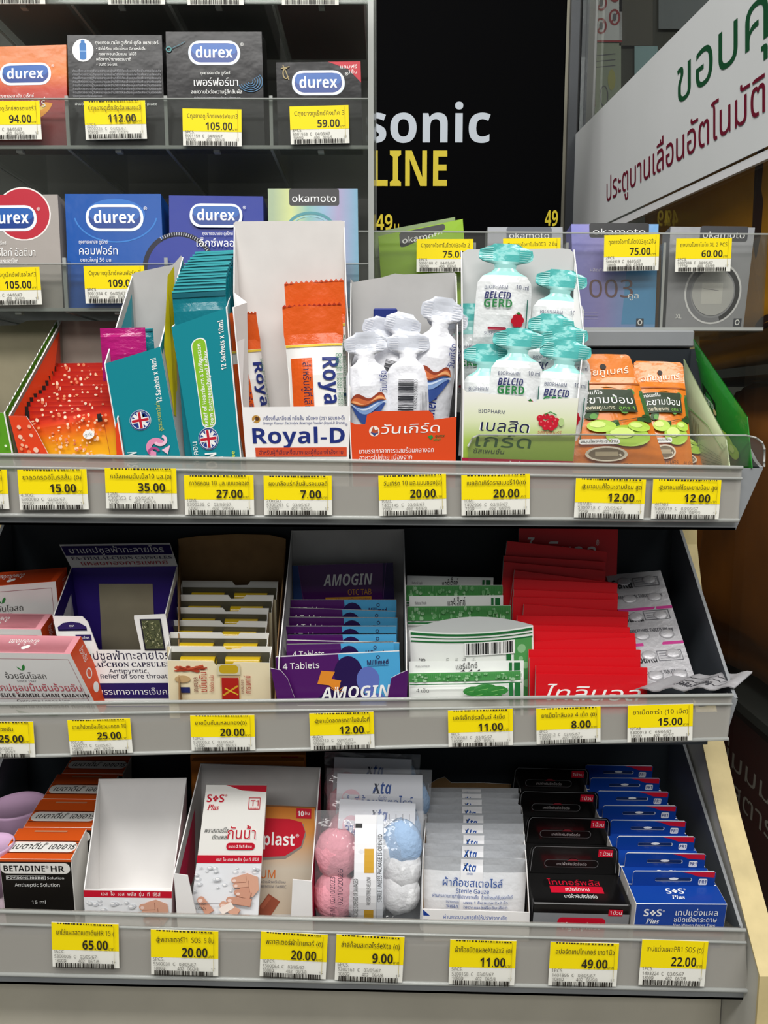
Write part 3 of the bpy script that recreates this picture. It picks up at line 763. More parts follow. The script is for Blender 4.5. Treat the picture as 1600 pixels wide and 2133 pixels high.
class Cop:
    """first use moves the prototype, later uses copy it with its parts"""
    def __init__(s, root): s.r = root; s.used = False
    def at(s, M, label, group=None):
        if not s.used:
            s.used = True; s.r.matrix_world = M; s.r['label'] = label
            if group: s.r['group'] = group
            return s.r
        return dup(s.r, M, label, group)
def qbox(name, label, cat, q, Yt, Yb, depth, m, art=None, group=None, mtop=None, mside=None, up=0.0, back=None):
    """solid box whose front face runs through pixels tl, tr, br, bl (top edge at depth Yt, bottom at Yb)"""
    tl, tr, br, bl = P(*q[0], Yt), P(*q[1], Yt), P(*q[2], Yb), P(*q[3], Yb)
    n = (br - bl).cross(tl - bl).normalized(); d = -n * depth
    c = [bl, br, br + d, bl + d, tl, tr, tr + d, tl + d]; o = (bl + br) / 2
    for k_ in (2, 3): c[k_].z = max(c[k_].z, bl.z)
    t = MB(); t.hexa(c, m, mtop, None, mside)
    if art:
        W = (q[1][0] - q[0][0] + q[2][0] - q[3][0]) / 2; H = (q[3][1] - q[0][1] + q[2][1] - q[1][1]) / 2
        art(Art(t, [bl, br, tr, tl], W, H), W, H)
    ob = t.build(name, origin=tuple(o)); tag(ob, label, cat, group); return ob, c

# ------------------------------------------------------------------ LOWEST SHELF
# two jars with lavender pink lids
mat('lid_pink', '#dcb6d8', .35, coat=.3); mat('jar_pink', '#f0dbe8', .4)
for (u, v, rpx, Y, lb) in ((36, 1677, 58, .492, 'lavender pink lid on a jar at lower left, the rear of two'), (-20, 1760, 47, .4480, 'lavender pink lid on a jar cut by the frame edge, the front of two')):
    c = P(u, v, Y); R = rpx / FPX * (c.y * CP - (c.z - CZ) * SP); zf = F3(Y); h = c.z - zf
    t = thing('lidded_jar', (c.x, c.y, zf), lb, 'jar', 'pink lidded jars')
    b = MB(); b.lathe([(0, 0), (R * .55, 0), (R * .62, .002), (R * .66, h * .5), (R * .66, h * .55)], 'jar_pink'); b.build('jar_body', t)
    b = MB(); b.lathe([(R * .70, h * .42), (R * .72, h * .42), (R * .97, h - .0015), (R, h), (R * .95, h + .0006), (R * .90, h - .0014), (0, h - .0012)], 'lid_pink', 48); b.build('lid', t)

# povidone boxes
ORB = mat('orange_box', '#d9581c', .4); BKB = mat('black_box', '#1a1714', .35); WHB = mat('white_box', '#f2f0ea', .45)
def povidone():
    W, D, H = .0435, .0285, .0500
    b = MB(); b.box((-W / 2, 0, 0), (W / 2, D, H), 'white_box', 'orange_box', 'black_box', 'white_box', b=.0004)
    a = Art(b, [(-W / 2, 0, 0), (W / 2, 0, 0), (W / 2, 0, H), (-W / 2, 0, H)], 150, 172)
    a.rect(0, 166, 150, 172, 'orange_box')
    a.rrect(2, 136, 146, 163, 12, 'white_box'); a.rect(2, 150, 20, 163, 'white_box')
    a.text('BETADINE', 8, 142, 20, BLK, w=86, f='b'); a.text('®', 95, 150, 9, BLK); a.text('HR', 106, 142, 20, BLK, w=28, f='b')
    a.line([(12, 121), (93, 121), (93, 131), (12, 131), (12, 121)], 1, WHT)
    a.text('POVIDONE-IODINE', 14, 123, 8, WHT, w=77, f='b', res=1); a.text('Solution', 97, 123, 8, WHT, w=35, f='s', res=1)
    a.text('Antiseptic Solution', 28, 104, 12, WHT, w=94, f='s')
    a.text('15 ml', 60, 60, 12, WHT)
    a = Art(b, [(-W / 2, 0, H), (W / 2, 0, H), (W / 2, D, H), (-W / 2, D, H)], 150, 100)
    a.rrect(4, 22, 148, 55, 14, 'white_box'); a.line([(3, 20), (60, 20), (148, 20)], 2, BLK); a.line([(3, 57), (148, 57)], 2, BLK)
    a.text('เบตาดีน', 14, 31, 26, BLK, w=62, bold=.05, shear=.25); a.text('®', 78, 44, 10, BLK); a.text('เอชอาร์', 90, 31, 26, BLK, w=54, bold=.05, shear=.25)
    a.rrect(40, 86, 112, 91, 2, ink('#c98a68'))
    o = b.build('antiseptic_box'); tag(o, None, 'medicine box', 'orange topped antiseptic boxes'); return o
pv = Cop(povidone())
zt = P(80, 1822, .4385); base = Vector((zt.x - .0035, .4385 + .007, F3(.4445)))
for i in range(6):
    d = .0292 * i
    M = MX((base.x + d * .03 + .001 * (i % 2), base.y + d * .985 * .99, F3(base.y + d * .985 * .99) + .0009), lean=-8, yaw=2.5, roll=2)
    if i < 4: pv.at(M, 'orange topped antiseptic bottle box, %s in its row' % ('front one' if i == 0 else ordinal(i)), 'orange topped antiseptic boxes')

# empty white carton with red stripe
def cap(a, x, y, L, r_, ang, m, nail=None):
    ca, sa = math.cos(math.radians(ang)), math.sin(math.radians(ang)); pts = []
    for k in range(9): t = math.radians(ang - 90 + 22.5 * k); pts.append((x + ca * L + r_ * .82 * math.cos(t), y + sa * L + r_ * .82 * math.sin(t)))
    pts += [(x - sa * r_, y + ca * r_), (x + sa * r_, y - ca * r_)]
    a.poly([(px + .7, py - .9) for px, py in pts], 'skin_line'); a.poly(pts, m)
    if nail: a.ell(x + ca * L * .98 - sa * r_ * .2, y + sa * L * .98 + ca * r_ * .2, r_ * .55, r_ * .42, nail, 10)
def hand(a, x, y, s, m='skin_print', m2='skin_dark'):
    """printed picture of fingers wrapping a plaster round a fingertip"""
    a.poly([(x - 4 * s, y + 14 * s), (x + 16 * s, y + 20 * s), (x + 38 * s, y + 12 * s), (x + 42 * s, y - 14 * s), (x + 30 * s, y - 30 * s), (x + 6 * s, y - 22 * s)], m)
    for dx, dy, L, r_, ang in ((20, -22, 22, 6.5, 205), (22, -12, 26, 6.5, 196), (20, -1, 26, 6.8, 188), (14, 9, 24, 7, 186)):
        cap(a, x + dx * s, y + dy * s, L * s, r_ * s, ang, m if dy % 2 else 'skin_mid', m2)
    cap(a, x + 26 * s, y - 26 * s, 26 * s, 7 * s, 168, 'skin_mid', m2)
mat('skin_print', '#d9a58c', .5); mat('skin_dark', '#efd2c6', .4); mat('skin_mid', '#cf9880', .5); mat('skin_line', '#9c6450', .6); mat('sos_red', '#c4122c', .45); mat('drop_grey', '#cfd2d6', .5); mat('drop_lite', '#ffffff', .4)
def drops(a, x0, y0, x1, y1, n, seed):
    r = random.Random(seed)
    for _ in range(n):
        x, y, s = r.uniform(x0, x1), r.uniform(y0, y1), r.uniform(3, 8)
        a.ell(x, y, s, s * .6, 'drop_grey', 10); a.ell(x - s * .2, y + s * .15, s * .55, s * .3, 'drop_lite', 8)
def sosfront(a, W, H):
    a.rect(0, H - 15, W, H - 1, 'sos_red'); a.text('เอส  โอ  เอส  พลัส  รุ่น  ที  ซีรีส์', W * .2, H - 11, 10, WHT, w=W * .67, bold=.01)
    a.rect(0, 0, W, H - 15, ink('#eceef0')); drops(a, 6, H - 40, W - 60, H - 22, 12, 3); hand(a, W - 50, H - 38, 1.1)
carton('empty_carton', 'empty white display carton with a red stripe along its low front', 'carton', F3, [(174, 1853), (358, 1856)], .436, [(206, 1622), (389, 1620)], .478,
       fb=[(180, 1960), (357, 1960)], art=sosfront, bb=[(203, 1800), (386, 1800)])

# carton of plaster packs
def low(a, W, H):
    hand(a, 60, 30, .8)
carton('plaster_carton', 'tall white carton with magenta edge holding plaster packs', 'carton', F3, [(362, 1820), (650, 1836)], .4365, [(418, 1590), (668, 1598)], .492,
       fb=[(372, 1960), (652, 1960)], inner='card_grey', outer=mat('sos_crimson', '#b3123f', .5), artm='card_white', fpoly=[(0, 1820), (.10, 1824), (.13, 1880), (.15, 1912), (.84, 1912), (.86, 1832), (1, 1836)], bb=[(418, 1800), (668, 1800)])
def plaster_front(a, W, H):
    a.poly([(44, H), (58, H - 4), (80, H - 11), (W, H - 14), (W, H)], 'sos_red')
    a.text('S', 5, H - 36, 23, 'sos_red', w=11, f='b'); a.text('S', 32, H - 36, 23, 'sos_red', w=11, f='b')
    for dx, dy in ((-3.5, 0), (3.5, 0), (0, 3.8), (0, -3.8)): a.ell(24 + dx, H - 28 + dy, 2.6, 2.6, 'sos_red', 10)
    a.text('®', 44, H - 24, 7, 'sos_red'); a.text('Plus', 8, H - 52, 17, 'sos_red', w=24, f='r', shear=.25)
    a.line([(98, H - 50), (122, H - 50), (122, H - 26), (98, H - 26), (98, H - 50)], 1.4, 'sos_red'); a.text('T1', 102, H - 43, 17, 'sos_red', w=17); a.text('SERIES', 101, H - 49, 4, 'sos_red', w=18, res=1)
    a.text('พลาสเตอร์ใส', 8, H - 99, 13, BLK, w=50, bold=.02, shear=.2); a.text('ปิดแผล', 26, H - 113, 13, BLK, w=30, bold=.02, shear=.2)
    a.text('กันน้ำ', 57, H - 113, 34, WHT, w=62, bold=.07); a.text('กันน้ำ', 58, H - 112, 34, 'sos_red', w=60, bold=.03)
    a.rrect(58, H - 135, 118, H - 120, 7, 'sos_red'); a.text('ขนาด 2.5x5.6 ซม.', 63, H - 131, 9, WHT, w=50, f='b', res=1)
    a.rect(0, H - 162, W, H - 146, 'sos_red'); a.text('เอส โอ เอส พลัส รุ่น ที ซีรีส์', 40, H - 158, 9, WHT, w=88, bold=.01, res=1)
    a.rect(0, 0, W, H - 163, ink('#e9ebee')); drops(a, 4, H - 220, W - 4, H - 168, 26, 5); cap(a, 40, H - 262, 34, 9, 128, 'skin_mid', 'skin_dark'); hand(a, 92, H - 200, 1.0); cap(a, 96, H - 262, 36, 9, 150, 'skin_print', 'skin_dark'); cap(a, 120, H - 240, 44, 8, 172, 'skin_mid', 'skin_dark')
    a.poly([(56, H - 252), (80, H - 238), (88, H - 250), (66, H - 264)], ink('#f3e6dc')); a.line([(6, H - 240), (58, H - 242)], 1, GRY)
    a.text('ติดแนบสนิท', 3, H - 244, 7, BLK, w=28, res=1); a.text('ลดใช้น้ำ', 8, H - 254, 7, BLK, w=24, res=1)
o, c = qbox('plaster_pack', 'white and red plaster pack with a hand picture, standing in its carton', 'plaster pack',
            [(430, 1635), (556, 1636), (536, 1935), (393, 1935)], .4585, .4405, .0035, 'white_box', plaster_front)
mat('plast_orange', '#c97a30', .5); 
grad('plast_body', [(0, '#b9a58e'), (.5, '#c7bba9'), (.8, '#cf8d45'), (1, '#c8782c')], 'Z', .0, .072, .5, 0)
def fab_front(a, W, H):
    a.rect(0, 0, W, H, 'plast_body', 1, 8)
    a.poly([(-2, H - 26), (60, H - 26), (88, H - 34), (94, H - 56), (86, H - 84), (52, H - 108), (-2, H - 112)], ink('#8a8078'))
    a.poly([(-2, H - 24), (58, H - 24), (84, H - 30), (92, H - 50), (84, H - 80), (50, H - 102), (-2, H - 106)], ink('#c21b2f'))
    a.text('plast', 4, H - 80, 36, WHT, w=66, f='b'); a.text('®', 72, H - 62, 10, WHT)
    a.rect(72, H - 22, 104, H - 1, ink('#c21b2f')); a.text('10', 75, H - 17, 15, WHT, w=13, f='b'); a.text('ชิ้น', 90, H - 14, 9, WHT, w=10, res=1)
    a.text('UM', 2, H - 148, 24, ink('#d06a1c'), w=30)
    a.text('ชนิดผ้าพรีเมียม', 2, H - 158, 7, GRY, w=52, res=1); a.text('PREMIUM FABRIC', 0, H - 168, 8, GRY, w=56, res=1)
    a.poly([(2, H - 206), (20, H - 180), (44, H - 196), (22, H - 232), (-2, H - 232)], ink('#8f4a35')); a.poly([(4, H - 207), (20, H - 184), (26, H - 188), (10, H - 212)], ink('#a55a42'))
qbox('plaster_pack', 'orange and grey fabric plaster pack with red panel behind the white one', 'plaster pack', [(548, 1680), (657, 1684), (652, 1935), (536, 1935)], .470, .453, .0035, 'plast_orange', fab_front)
def fab_back(a, W, H):
    a.rect(190, H - 22, 226, H - 3, ink('#c21b2f')); a.text('10 ชิ้น', 194, H - 17, 12, WHT, w=28, res=1)
for k, (v, lb) in enumerate(((1573, 'orange plaster pack standing behind the tall white carton, taller of two'), (1586, 'dark orange pack edge just behind the tall white carton'))):
    Y = .512 - k * .010
    A, B = P(396 + 2 * k, v, Y), P(636 - 3 * k, v, Y); zf = F3(Y)
    m_ = MB(); m_.box((A.x, Y, zf), (B.x, Y + .006, A.z), 'plast_orange', b=.0004)
    if k == 0:
        a = Art(m_, [(A.x, Y, zf), (B.x, Y, zf), (B.x, Y, B.z), (A.x, Y, A.z)], 240, (A.z - zf) * FPX / .55); fab_back(a, 240, (A.z - zf) * FPX / .55)
    ob = m_.build('plaster_pack', origin=((A.x + B.x) / 2, Y, zf)); tag(ob, lb, 'plaster pack')

# cotton ball bags
mat('cotton_white', '#f3f4f6', .9, bump=.5, bscale=300); mat('cotton_pink', '#f2a7b4', .9, bump=.5, bscale=300); mat('cotton_blue', '#a9c6e8', .9, bump=.5, bscale=300)
film('bag_clear', '#ffffff', milk=.10, milkcol='#eef0f4', gloss=.5, rough=.08, bump=.9, bscale=110)
mat('xta_blue', '#1f4f9e', .45); mat('strip_white', '#f4f4f6', .5); mat('strip_gold', '#d9a83a', .5)
def xta(a, x, y, s):
    a.text('X', x, y, 20 * s, ink('#16233f'), w=11 * s, f='r', shear=.1); a.line([(x + 1.5 * s, y + 1 * s), (x + 10 * s, y + 15 * s)], 3 * s, 'xta_blue')
    a.text('ta', x + 12 * s, y, 20 * s, 'xta_blue', w=16 * s, f='i'); a.text('เอ็กซ์ต้า', x + 9 * s, y - 7 * s, 6 * s, 'xta_blue', w=12 * s, res=1)
def ball(b, c, r_, m, seed):
    rn = random.Random(seed); pts = []; f = []; n, k = 12, 7
    ph = [rn.uniform(0, 6.28) for _ in range(4)]
    for i in range(k + 1):
        th = math.pi * i / k
        for j in range(n):
            an = 6.2832 * j / n; q = r_ * (1 + .07 * math.sin(3 * an + ph[0]) * math.sin(2 * th + ph[1]) + .05 * math.sin(5 * an + ph[2]))
            pts.append((c[0] + q * math.sin(th) * math.cos(an), c[1] + .62 * q * math.sin(th) * math.sin(an), c[2] + q * math.cos(th)))
    for i in range(k):
        for j in range(n): f.append((i * n + j, (i + 1) * n + j, (i + 1) * n + (j + 1) % n, i * n + (j + 1) % n))
    b.add(pts, f, m, True)
def cotton_bag(M, label, front):
    W, H = .066, .064
    t = thing('cotton_bag', (0, 0, 0), label, 'cotton bag', 'clear cotton ball bags')
    for i, (x, z, mm) in enumerate(((-.0205, .0165, 'cotton_pink'), (-.0195, .0400, 'cotton_pink'), (-.002, .0155, 'cotton_white'), (.0035, .0410, 'cotton_white'), (.0185, .0200, 'cotton_white'), (.0195, .0455, 'cotton_blue'), (.0195, .0330, 'cotton_white'))):
        b = MB(); ball(b, (x, .001, z), .0135, mm, i + int(front)); b.build('cotton_ball', t)
    b = MB()
    pr = [(0, .030, .001), (.004, .0315, .004), (.014, .0325, .0100), (.030, .0325, .0112), (.046, .0325, .0100), (.056, .0328, .003), (.0595, .033, .0006), (.064, .033, .0004)]
    b.pillow(pr, 'bag_clear', 14, .6, wob=.0012, seed=4, flat_back=.8)
    o = b.build('clear_bag', t); o['label'] = 'clear plastic film bag'
    b = MB(); fn0 = lambda x, z: (x, -max(0.0004, .0128 * max(0, 1 - ((z - .03) / .031) ** 2)) - .0012, z)
    a = Art(b, fn=fn0)
    if front:
        a.rect(-.0085, .002, .0045, .0625, 'strip_white', 4, 14)
        a.rect(.0048, .002, .0086, .0625, ink('#e6eaf0'), 2, 14)
        a.rect(-.0082, .0565, -.0040, .0618, BLK)
        for z0 in (.003, .036): a.rect(-.0025, z0, .0030, z0 + .0115, 'strip_gold')
        a.text('UNLESS PACKAGE IS OPENED OR DAMAGED', -.0062, .003, .0036, BLK, w=.030, rot=90, res=1)
        a.text('PASSED/STERILE-YELLOW', .0012, .018, .0030, BLK, w=.016, rot=90, res=1)
        a.text('STERILE  UNLESS PACKAGE IS OPENED', .0078, .020, .0034, BLK, w=.034, rot=90, res=1)
        a.text('MANF(M)  02/10/2023', -.0195, .004, .0042, ink('#4b3b4b'), w=.030, rot=90, res=1); a.text('02/10/2026', -.0150, .018, .0042, ink('#4b3b4b'), w=.020, rot=90, res=1)
        for x in (.012, .016, .020, .024, .028): a.line([(x, .0600), (x, .0632)], .0003, GRY)
    else:
        a.rect(-.026, .018, .027, .0615, ink('#eceef4'), 10, 8)
        a.ell(-.017, .049, .006, .005, ink('#f0c9d4'))
        xta(a, -.004, .052, .00042); a.text('สำลีก้อนสเตอไรล์', -.021, .0445, .0082, 'xta_blue', w=.042, bold=.02); a.text('Sterile Cotton Balls', -.016, .0395, .0042, 'xta_blue', w=.034, res=1)
        a.text('ผ่านกระบวนการทำให้ปราศจากเชื้อ', -.022, .0345, .0036, ink('#8a93b4'), w=.044, res=1)
        a.rect(-.002, .030, .014, .038, WHT); a.ell(.006, .034, .003, .003, ink('#8a9cc4'))
    b.build('label_strip' if front else 'printed_label', t)
    t.matrix_world = M
    return t
for i, (uL, vL, uR, vR, Y, lb) in enumerate(((655, 1688, 884, 1690, .452, 'clear cotton ball bag at the front with a printed white strip'),
                                              (688, 1652, 884, 1664, .474, 'clear cotton ball bag right behind the front one with the white strip'),
                                              (680, 1600, 900, 1604, .496, 'clear cotton ball bag, third in its row'), (676, 1566, 876, 1572, .518, 'clear cotton ball bag at the rear, topmost in its row'))):
    M = place(F3, uL, vL, uR, vR, Y, .066, .064, lean=4)
    cotton_bag(M, lb, i == 0)

# gauze carton
def gz(a, W, H):
    a.poly([(2, H), (2, H - 12), (16, H - 12)], ink('#1c3f94')); a.text('ผ่านกระบวนการทำให้ปราศจากเชื้อ', 44, H - 17, 11, ink('#3f5fae'), w=134, res=1)
def gzl(b, f0, f1, k0, k1): pass
carton('gauze_carton', 'low white carton of gauze sachets with torn kraft back', 'carton', F3, [(879, 1894), (1104, 1901)], .4345, [(892, 1632), (1084, 1634)], .543,
       fb=[(884, 1960), (1102, 1960)], art=gz, inner='card_kraft', lw=[(880, 1785, .05)], rw=[(1098, 1800, .05)], bpoly=[(0, 1634), (.1, 1622), (.18, 1618), (.25, 1630), (.6, 1630), (1, 1634)], bb=[(890, 1700), (1086, 1700)])
def gauze():
    W, H = .0645, .046
    b = MB(); pr = [(0, .0315, .0006), (.003, .0322, .0012), (.02, .0322, .0022), (.038, .0322, .0014), (H - .004, .0322, .0004), (H, .0322, .0003)]
    mat('gauze_film', '#eef0f3', .35, coat=.4, bump=.4, bscale=120); mat('gauze_clear', '#b4b7bb', .3, coat=.5, bump=.5, bscale=120)
    s = b.pillow(pr, 'gauze_film', 8, .8, wob=.0004, seed=2, bandmat=lambda z: 'gauze_clear' if z > .0395 else 'gauze_film')
    a = Art(b, fn=lambda x, z: s(x - .0322, z))
    k = .0645 / 217
    class A2:  # pixel units
        pass
    a2 = Art(b, fn=lambda x, y: s((x - 108.5) * k, y * .00030), start=.0001)
    a2.rect(80, 8, 126, 151, 'strip_white', 4, 48)
    xta(a2, 84, 128, 1.0)
    a2.text('ผ้าก๊อซสเตอไรล์', 44, 98, 21, 'xta_blue', w=124, bold=.02); a2.text('Sterile Gauze', 72, 85, 12, 'xta_blue', w=68, bold=.01, f='s')
    a2.text('ผ่านกระบวนการทำให้ปราศจากเชื้อ  ด้วยก๊าซเอทิลีนออกไซด์', 24, 74, 10, 'xta_blue', w=166, res=1)
    for j, (l, r_) in enumerate((('ขนาดบรรจุ', 'บรรจุ 1 ชิ้น ขนาด 2x2 นิ้ว'), ('วิธีใช้', 'ใช้ปิดแผลเพื่อซับเลือด'), ('ผลิตโดย', 'โรงงานเวชภัณฑ์ไทย'), ('คำเตือน', 'ห้ามใช้เมื่อซองฉีกขาด'))):
        mm = 'xta_blue' if j < 3 else ink('#c3304a'); a2.text(l, 52, 64 - j * 10, 7.5, mm, w=26, res=1); a2.text(r_, 88, 64 - j * 10, 7.5, mm, w=92 if j < 3 else 76, res=1)
    a2.text('ห้ามใช้ถ้าซองชำรุด', 88, 24, 7, ink('#c3304a'), w=60, res=1)
    o = b.build('gauze_sachet'); tag(o, None, 'gauze sachet', 'gauze sachets in the low carton'); return o
gc = Cop(gauze())
gt = [(880, 1783, 1098, 1790), (884, 1757, 1096, 1760), (890, 1735, 1094, 1738), (888, 1714, 1091, 1716), (892, 1694, 1090, 1696), (890, 1676, 1086, 1678), (892, 1662, 1084, 1664), (893, 1650, 1082, 1652), (893, 1641, 1080, 1642)]
for i, q in enumerate(gt):
    M = place(F3, *q, .4445 + .0108 * i, .0645, .046, lean=3)
    gc.at(M, 'white gauze sachet, %s in the low carton' % ('front one' if i == 0 else ordinal(i)), 'gauze sachets in the low carton')

# sport tape boxes
mat('tape_black', '#0e0d0d', .22, coat=.3); mat('tape_grey', '#87898c', .4); mat('tape_red', '#cf1330', .4)
def black_tape():
    W, D, H, TH, TWd = .0595, .0262, .0285, .0205, .0555
    b = MB(); b.box((-W / 2, 0, 0), (W / 2, D, H), 'tape_black', b=.0006)
    a = Art(b, [(-W / 2, 0, 0), (W / 2, 0, 0), (W / 2, 0, H), (-W / 2, 0, H)], 207, 95)
    a.rect(2, 0, 205, 72, 'tape_grey'); a.rrect(54, -4, 156, 62, 10, 'tape_red'); a.rrect(57, -4, 153, 59, 9, ink('#c80f2a'))
    a.text('Tigerplast', 62, 34, 22, WHT, w=84, f='b'); a.text('®', 147, 44, 8, WHT)
    a.rect(160, 68, 190, 84, 'tape_red'); a.text('1ม้วน', 163, 72, 12, WHT, w=25, bold=.02)
    a = Art(b, [(-W / 2, 0, H), (W / 2, 0, H), (W / 2, D, H), (-W / 2, D, H)], 207, 100)
    a.text('ไทเกอร์พลัส', 42, 60, 24, 'tape_red', w=114, bold=.04); a.rect(44, 34, 158, 56, 'tape_red'); a.text('สปอร์ตเทป', 76, 40, 16, WHT, w=52, bold=.03)
    a.text('เทปผ้าพันยึดข้อต่อ', 70, 18, 15, WHT, w=70, bold=.01)
    body = b.build('box_body')
    t = thing('sport_tape_box', (0, 0, 0), None, 'tape box', 'black tape boxes'); body.parent = t
    b = MB(); w = TWd / 2; z0, z1 = H, H + TH; r_ = .004; y = D - .0004
    out = [(-w - .0015, z0), (w + .0015, z0), (w + .0008, z0 + .008)]
    for k in range(6): an = math.radians(k * 18); out.append((w - r_ + r_ * math.cos(an), z1 - r_ + r_ * math.sin(an)))
    for k in range(6): an = math.radians(90 + k * 18); out.append((-w + r_ + r_ * math.cos(an), z1 - r_ + r_ * math.sin(an)))
    out.append((-w - .0008, z0 + .008))
    b.slab([(x, y, z) for x, z in out], .0006, 'tape_black', None, 'tape_black')
    a = Art(b, [(-w, y, z0), (w, y, z0), (w, y, z1), (-w, y, z1)], 182, 66)
    edge = [(2, 4), (4, 56), (10, 64), (172, 64), (178, 56), (180, 4)]; a.line(edge, .8, ink('#8f9092'))
    a.rect(140, 42, 170, 60, 'tape_red'); a.text('1ม้วน', 143, 46, 12, WHT, w=25, bold=.02)
    a.rrect(30, 16, 142, 34, 8, ink('#6a6a6c')); a.rrect(31, 17, 141, 33.2, 8, ink('#060606'))
    a.text('เทปผ้าพันยึดข้อต่อ', 56, 21, 9, ink('#b9b4b4'), w=62, res=1); a.poly([(76, 32), (84, 37), (94, 37), (102, 32)], ink('#7c2630'))
    b.build('hang_tab', t); return t
bt = Cop(black_tape())
for i, (uL, vL, uR, vR) in enumerate([(1110, 1761, 1290, 1768), (1100, 1697, 1276, 1702), (1085, 1643, 1252, 1648), (1078, 1592, 1228, 1596), (1068, 1556, 1205, 1558)]):
    # top edge of the tab, at the back of the box
    Y = .4595 + .0272 * i; uL -= 11; uR -= 11
    if i == 4: break
    A, B = P(uL, vL, Y), P(uR, vR, Y); mid = (A + B) / 2
    base = Vector((mid.x, Y - .0258, F3(Y - .0258)))
    M = MX(base, lean=-7, roll=1.5)
    bt.at(M, 'black sport tape box, %s in its row' % ('front one with red lettering' if i == 0 else ordinal(i)), 'black tape boxes')

mat('tape_blue', '#0f3f98', .35, coat=.2); mat('tape_deep', '#0b2f7c', .4)
def sos(a, x, y, s, m):
    a.text('S', x, y, 20 * s, m, w=10 * s, f='b'); a.text('S', x + 24 * s, y, 20 * s, m, w=10 * s, f='b')
    for dx, dy in ((-3.2, 0), (3.2, 0), (0, 3.4), (0, -3.4)): a.ell(x + 17 * s + dx * s, y + 7 * s + dy * s, 2.4 * s, 2.4 * s, m, 8)
    a.text('Plus', x + 5 * s, y - 15 * s, 15 * s, m, w=24 * s, f='r', shear=.25); a.text('®', x + 35 * s, y + 9 * s, 6 * s, m)
def blue_tape():
    W, D, H, TH, TWd = .0545, .0150, .0330, .0107, .0505
    t = thing('paper_tape_box', (0, 0, 0), None, 'tape box', 'blue tape boxes')
    b = MB(); b.box((-W / 2, 0, 0), (W / 2, D, H), 'white_box', 'tape_blue', 'tape_blue', 'white_box', b=.0003)
    a = Art(b, [(-W / 2, 0, 0), (W / 2, 0, 0), (W / 2, 0, H), (-W / 2, 0, H)], 190, 104)
    sos(a, 18, 76, 1.1, WHT); a.text('เทปแต่งแผล', 84, 79, 18, WHT, w=88, bold=.03); a.text('ชนิดเยื่อกระดาษ', 82, 64, 15, WHT, w=90, bold=.025); a.text('Non Woven Paper Tape', 82, 54, 8, WHT, w=88, res=1)
    a.rect(0, 30, 190, 42, ink('#b3142e')); a.text('ระบายอากาศได้ดี', 90, 33, 8, WHT, w=80, res=1)
    a = Art(b, [(-W / 2, 0, H), (W / 2, 0, H), (W / 2, D, H), (-W / 2, D, H)], 190, 56); sos(a, 74, 30, 1.1, WHT)
    b.build('box_body', t)
    b = MB(); w = TWd / 2; z0, z1 = H, H + TH; y = D - .0004; r_ = .0012
    b.slab([(-w, y, z0), (w, y, z0), (w, y, z1 - r_), (w - r_, y, z1), (-w + r_, y, z1), (-w, y, z1 - r_)], .0005, 'tape_blue', None, 'white_box')
    a = Art(b, [(-w, y, z0), (w, y, z0), (w, y, z1), (-w, y, z1)], 170, 35)
    a.poly([(98, 34), (116, 30), (134, 23), (168, 21), (168, 34)], ink('#cf1630')); a.line([(1, 34.3), (168, 34.3)], .7, ink('#9fb4d8'))
    a.rrect(136, 3, 154, 18, 3, WHT); a.text('PR1', 138, 7, 11, ink('#12357f'), w=14, f='b', res=1)
    a.rrect(46, 12, 122, 20, 3, ink('#c7cbd4')); a.rrect(46, 13, 120, 20, 3, ink('#122a5a')); a.ell(84, 18, 10, 3, WHT, 8)
    b.build('hang_tab', t); return t
bl_ = Cop(blue_tape())
for i in range(8):
    y0 = .4285 + .01535 * i
    f = i / 7.0
    u = 1406 + (1302 - 1406) * f - 0; M = MX((P(1396, 1840, .4425).x - .001 * i * .35, y0, F3(y0) + .0008), lean=-8, roll=1.0 if i % 2 else .4)
    bl_.at(M, 'blue paper tape box, %s in its row' % ('front one showing its large lettering' if i == 0 else ordinal(i)), 'blue tape boxes')
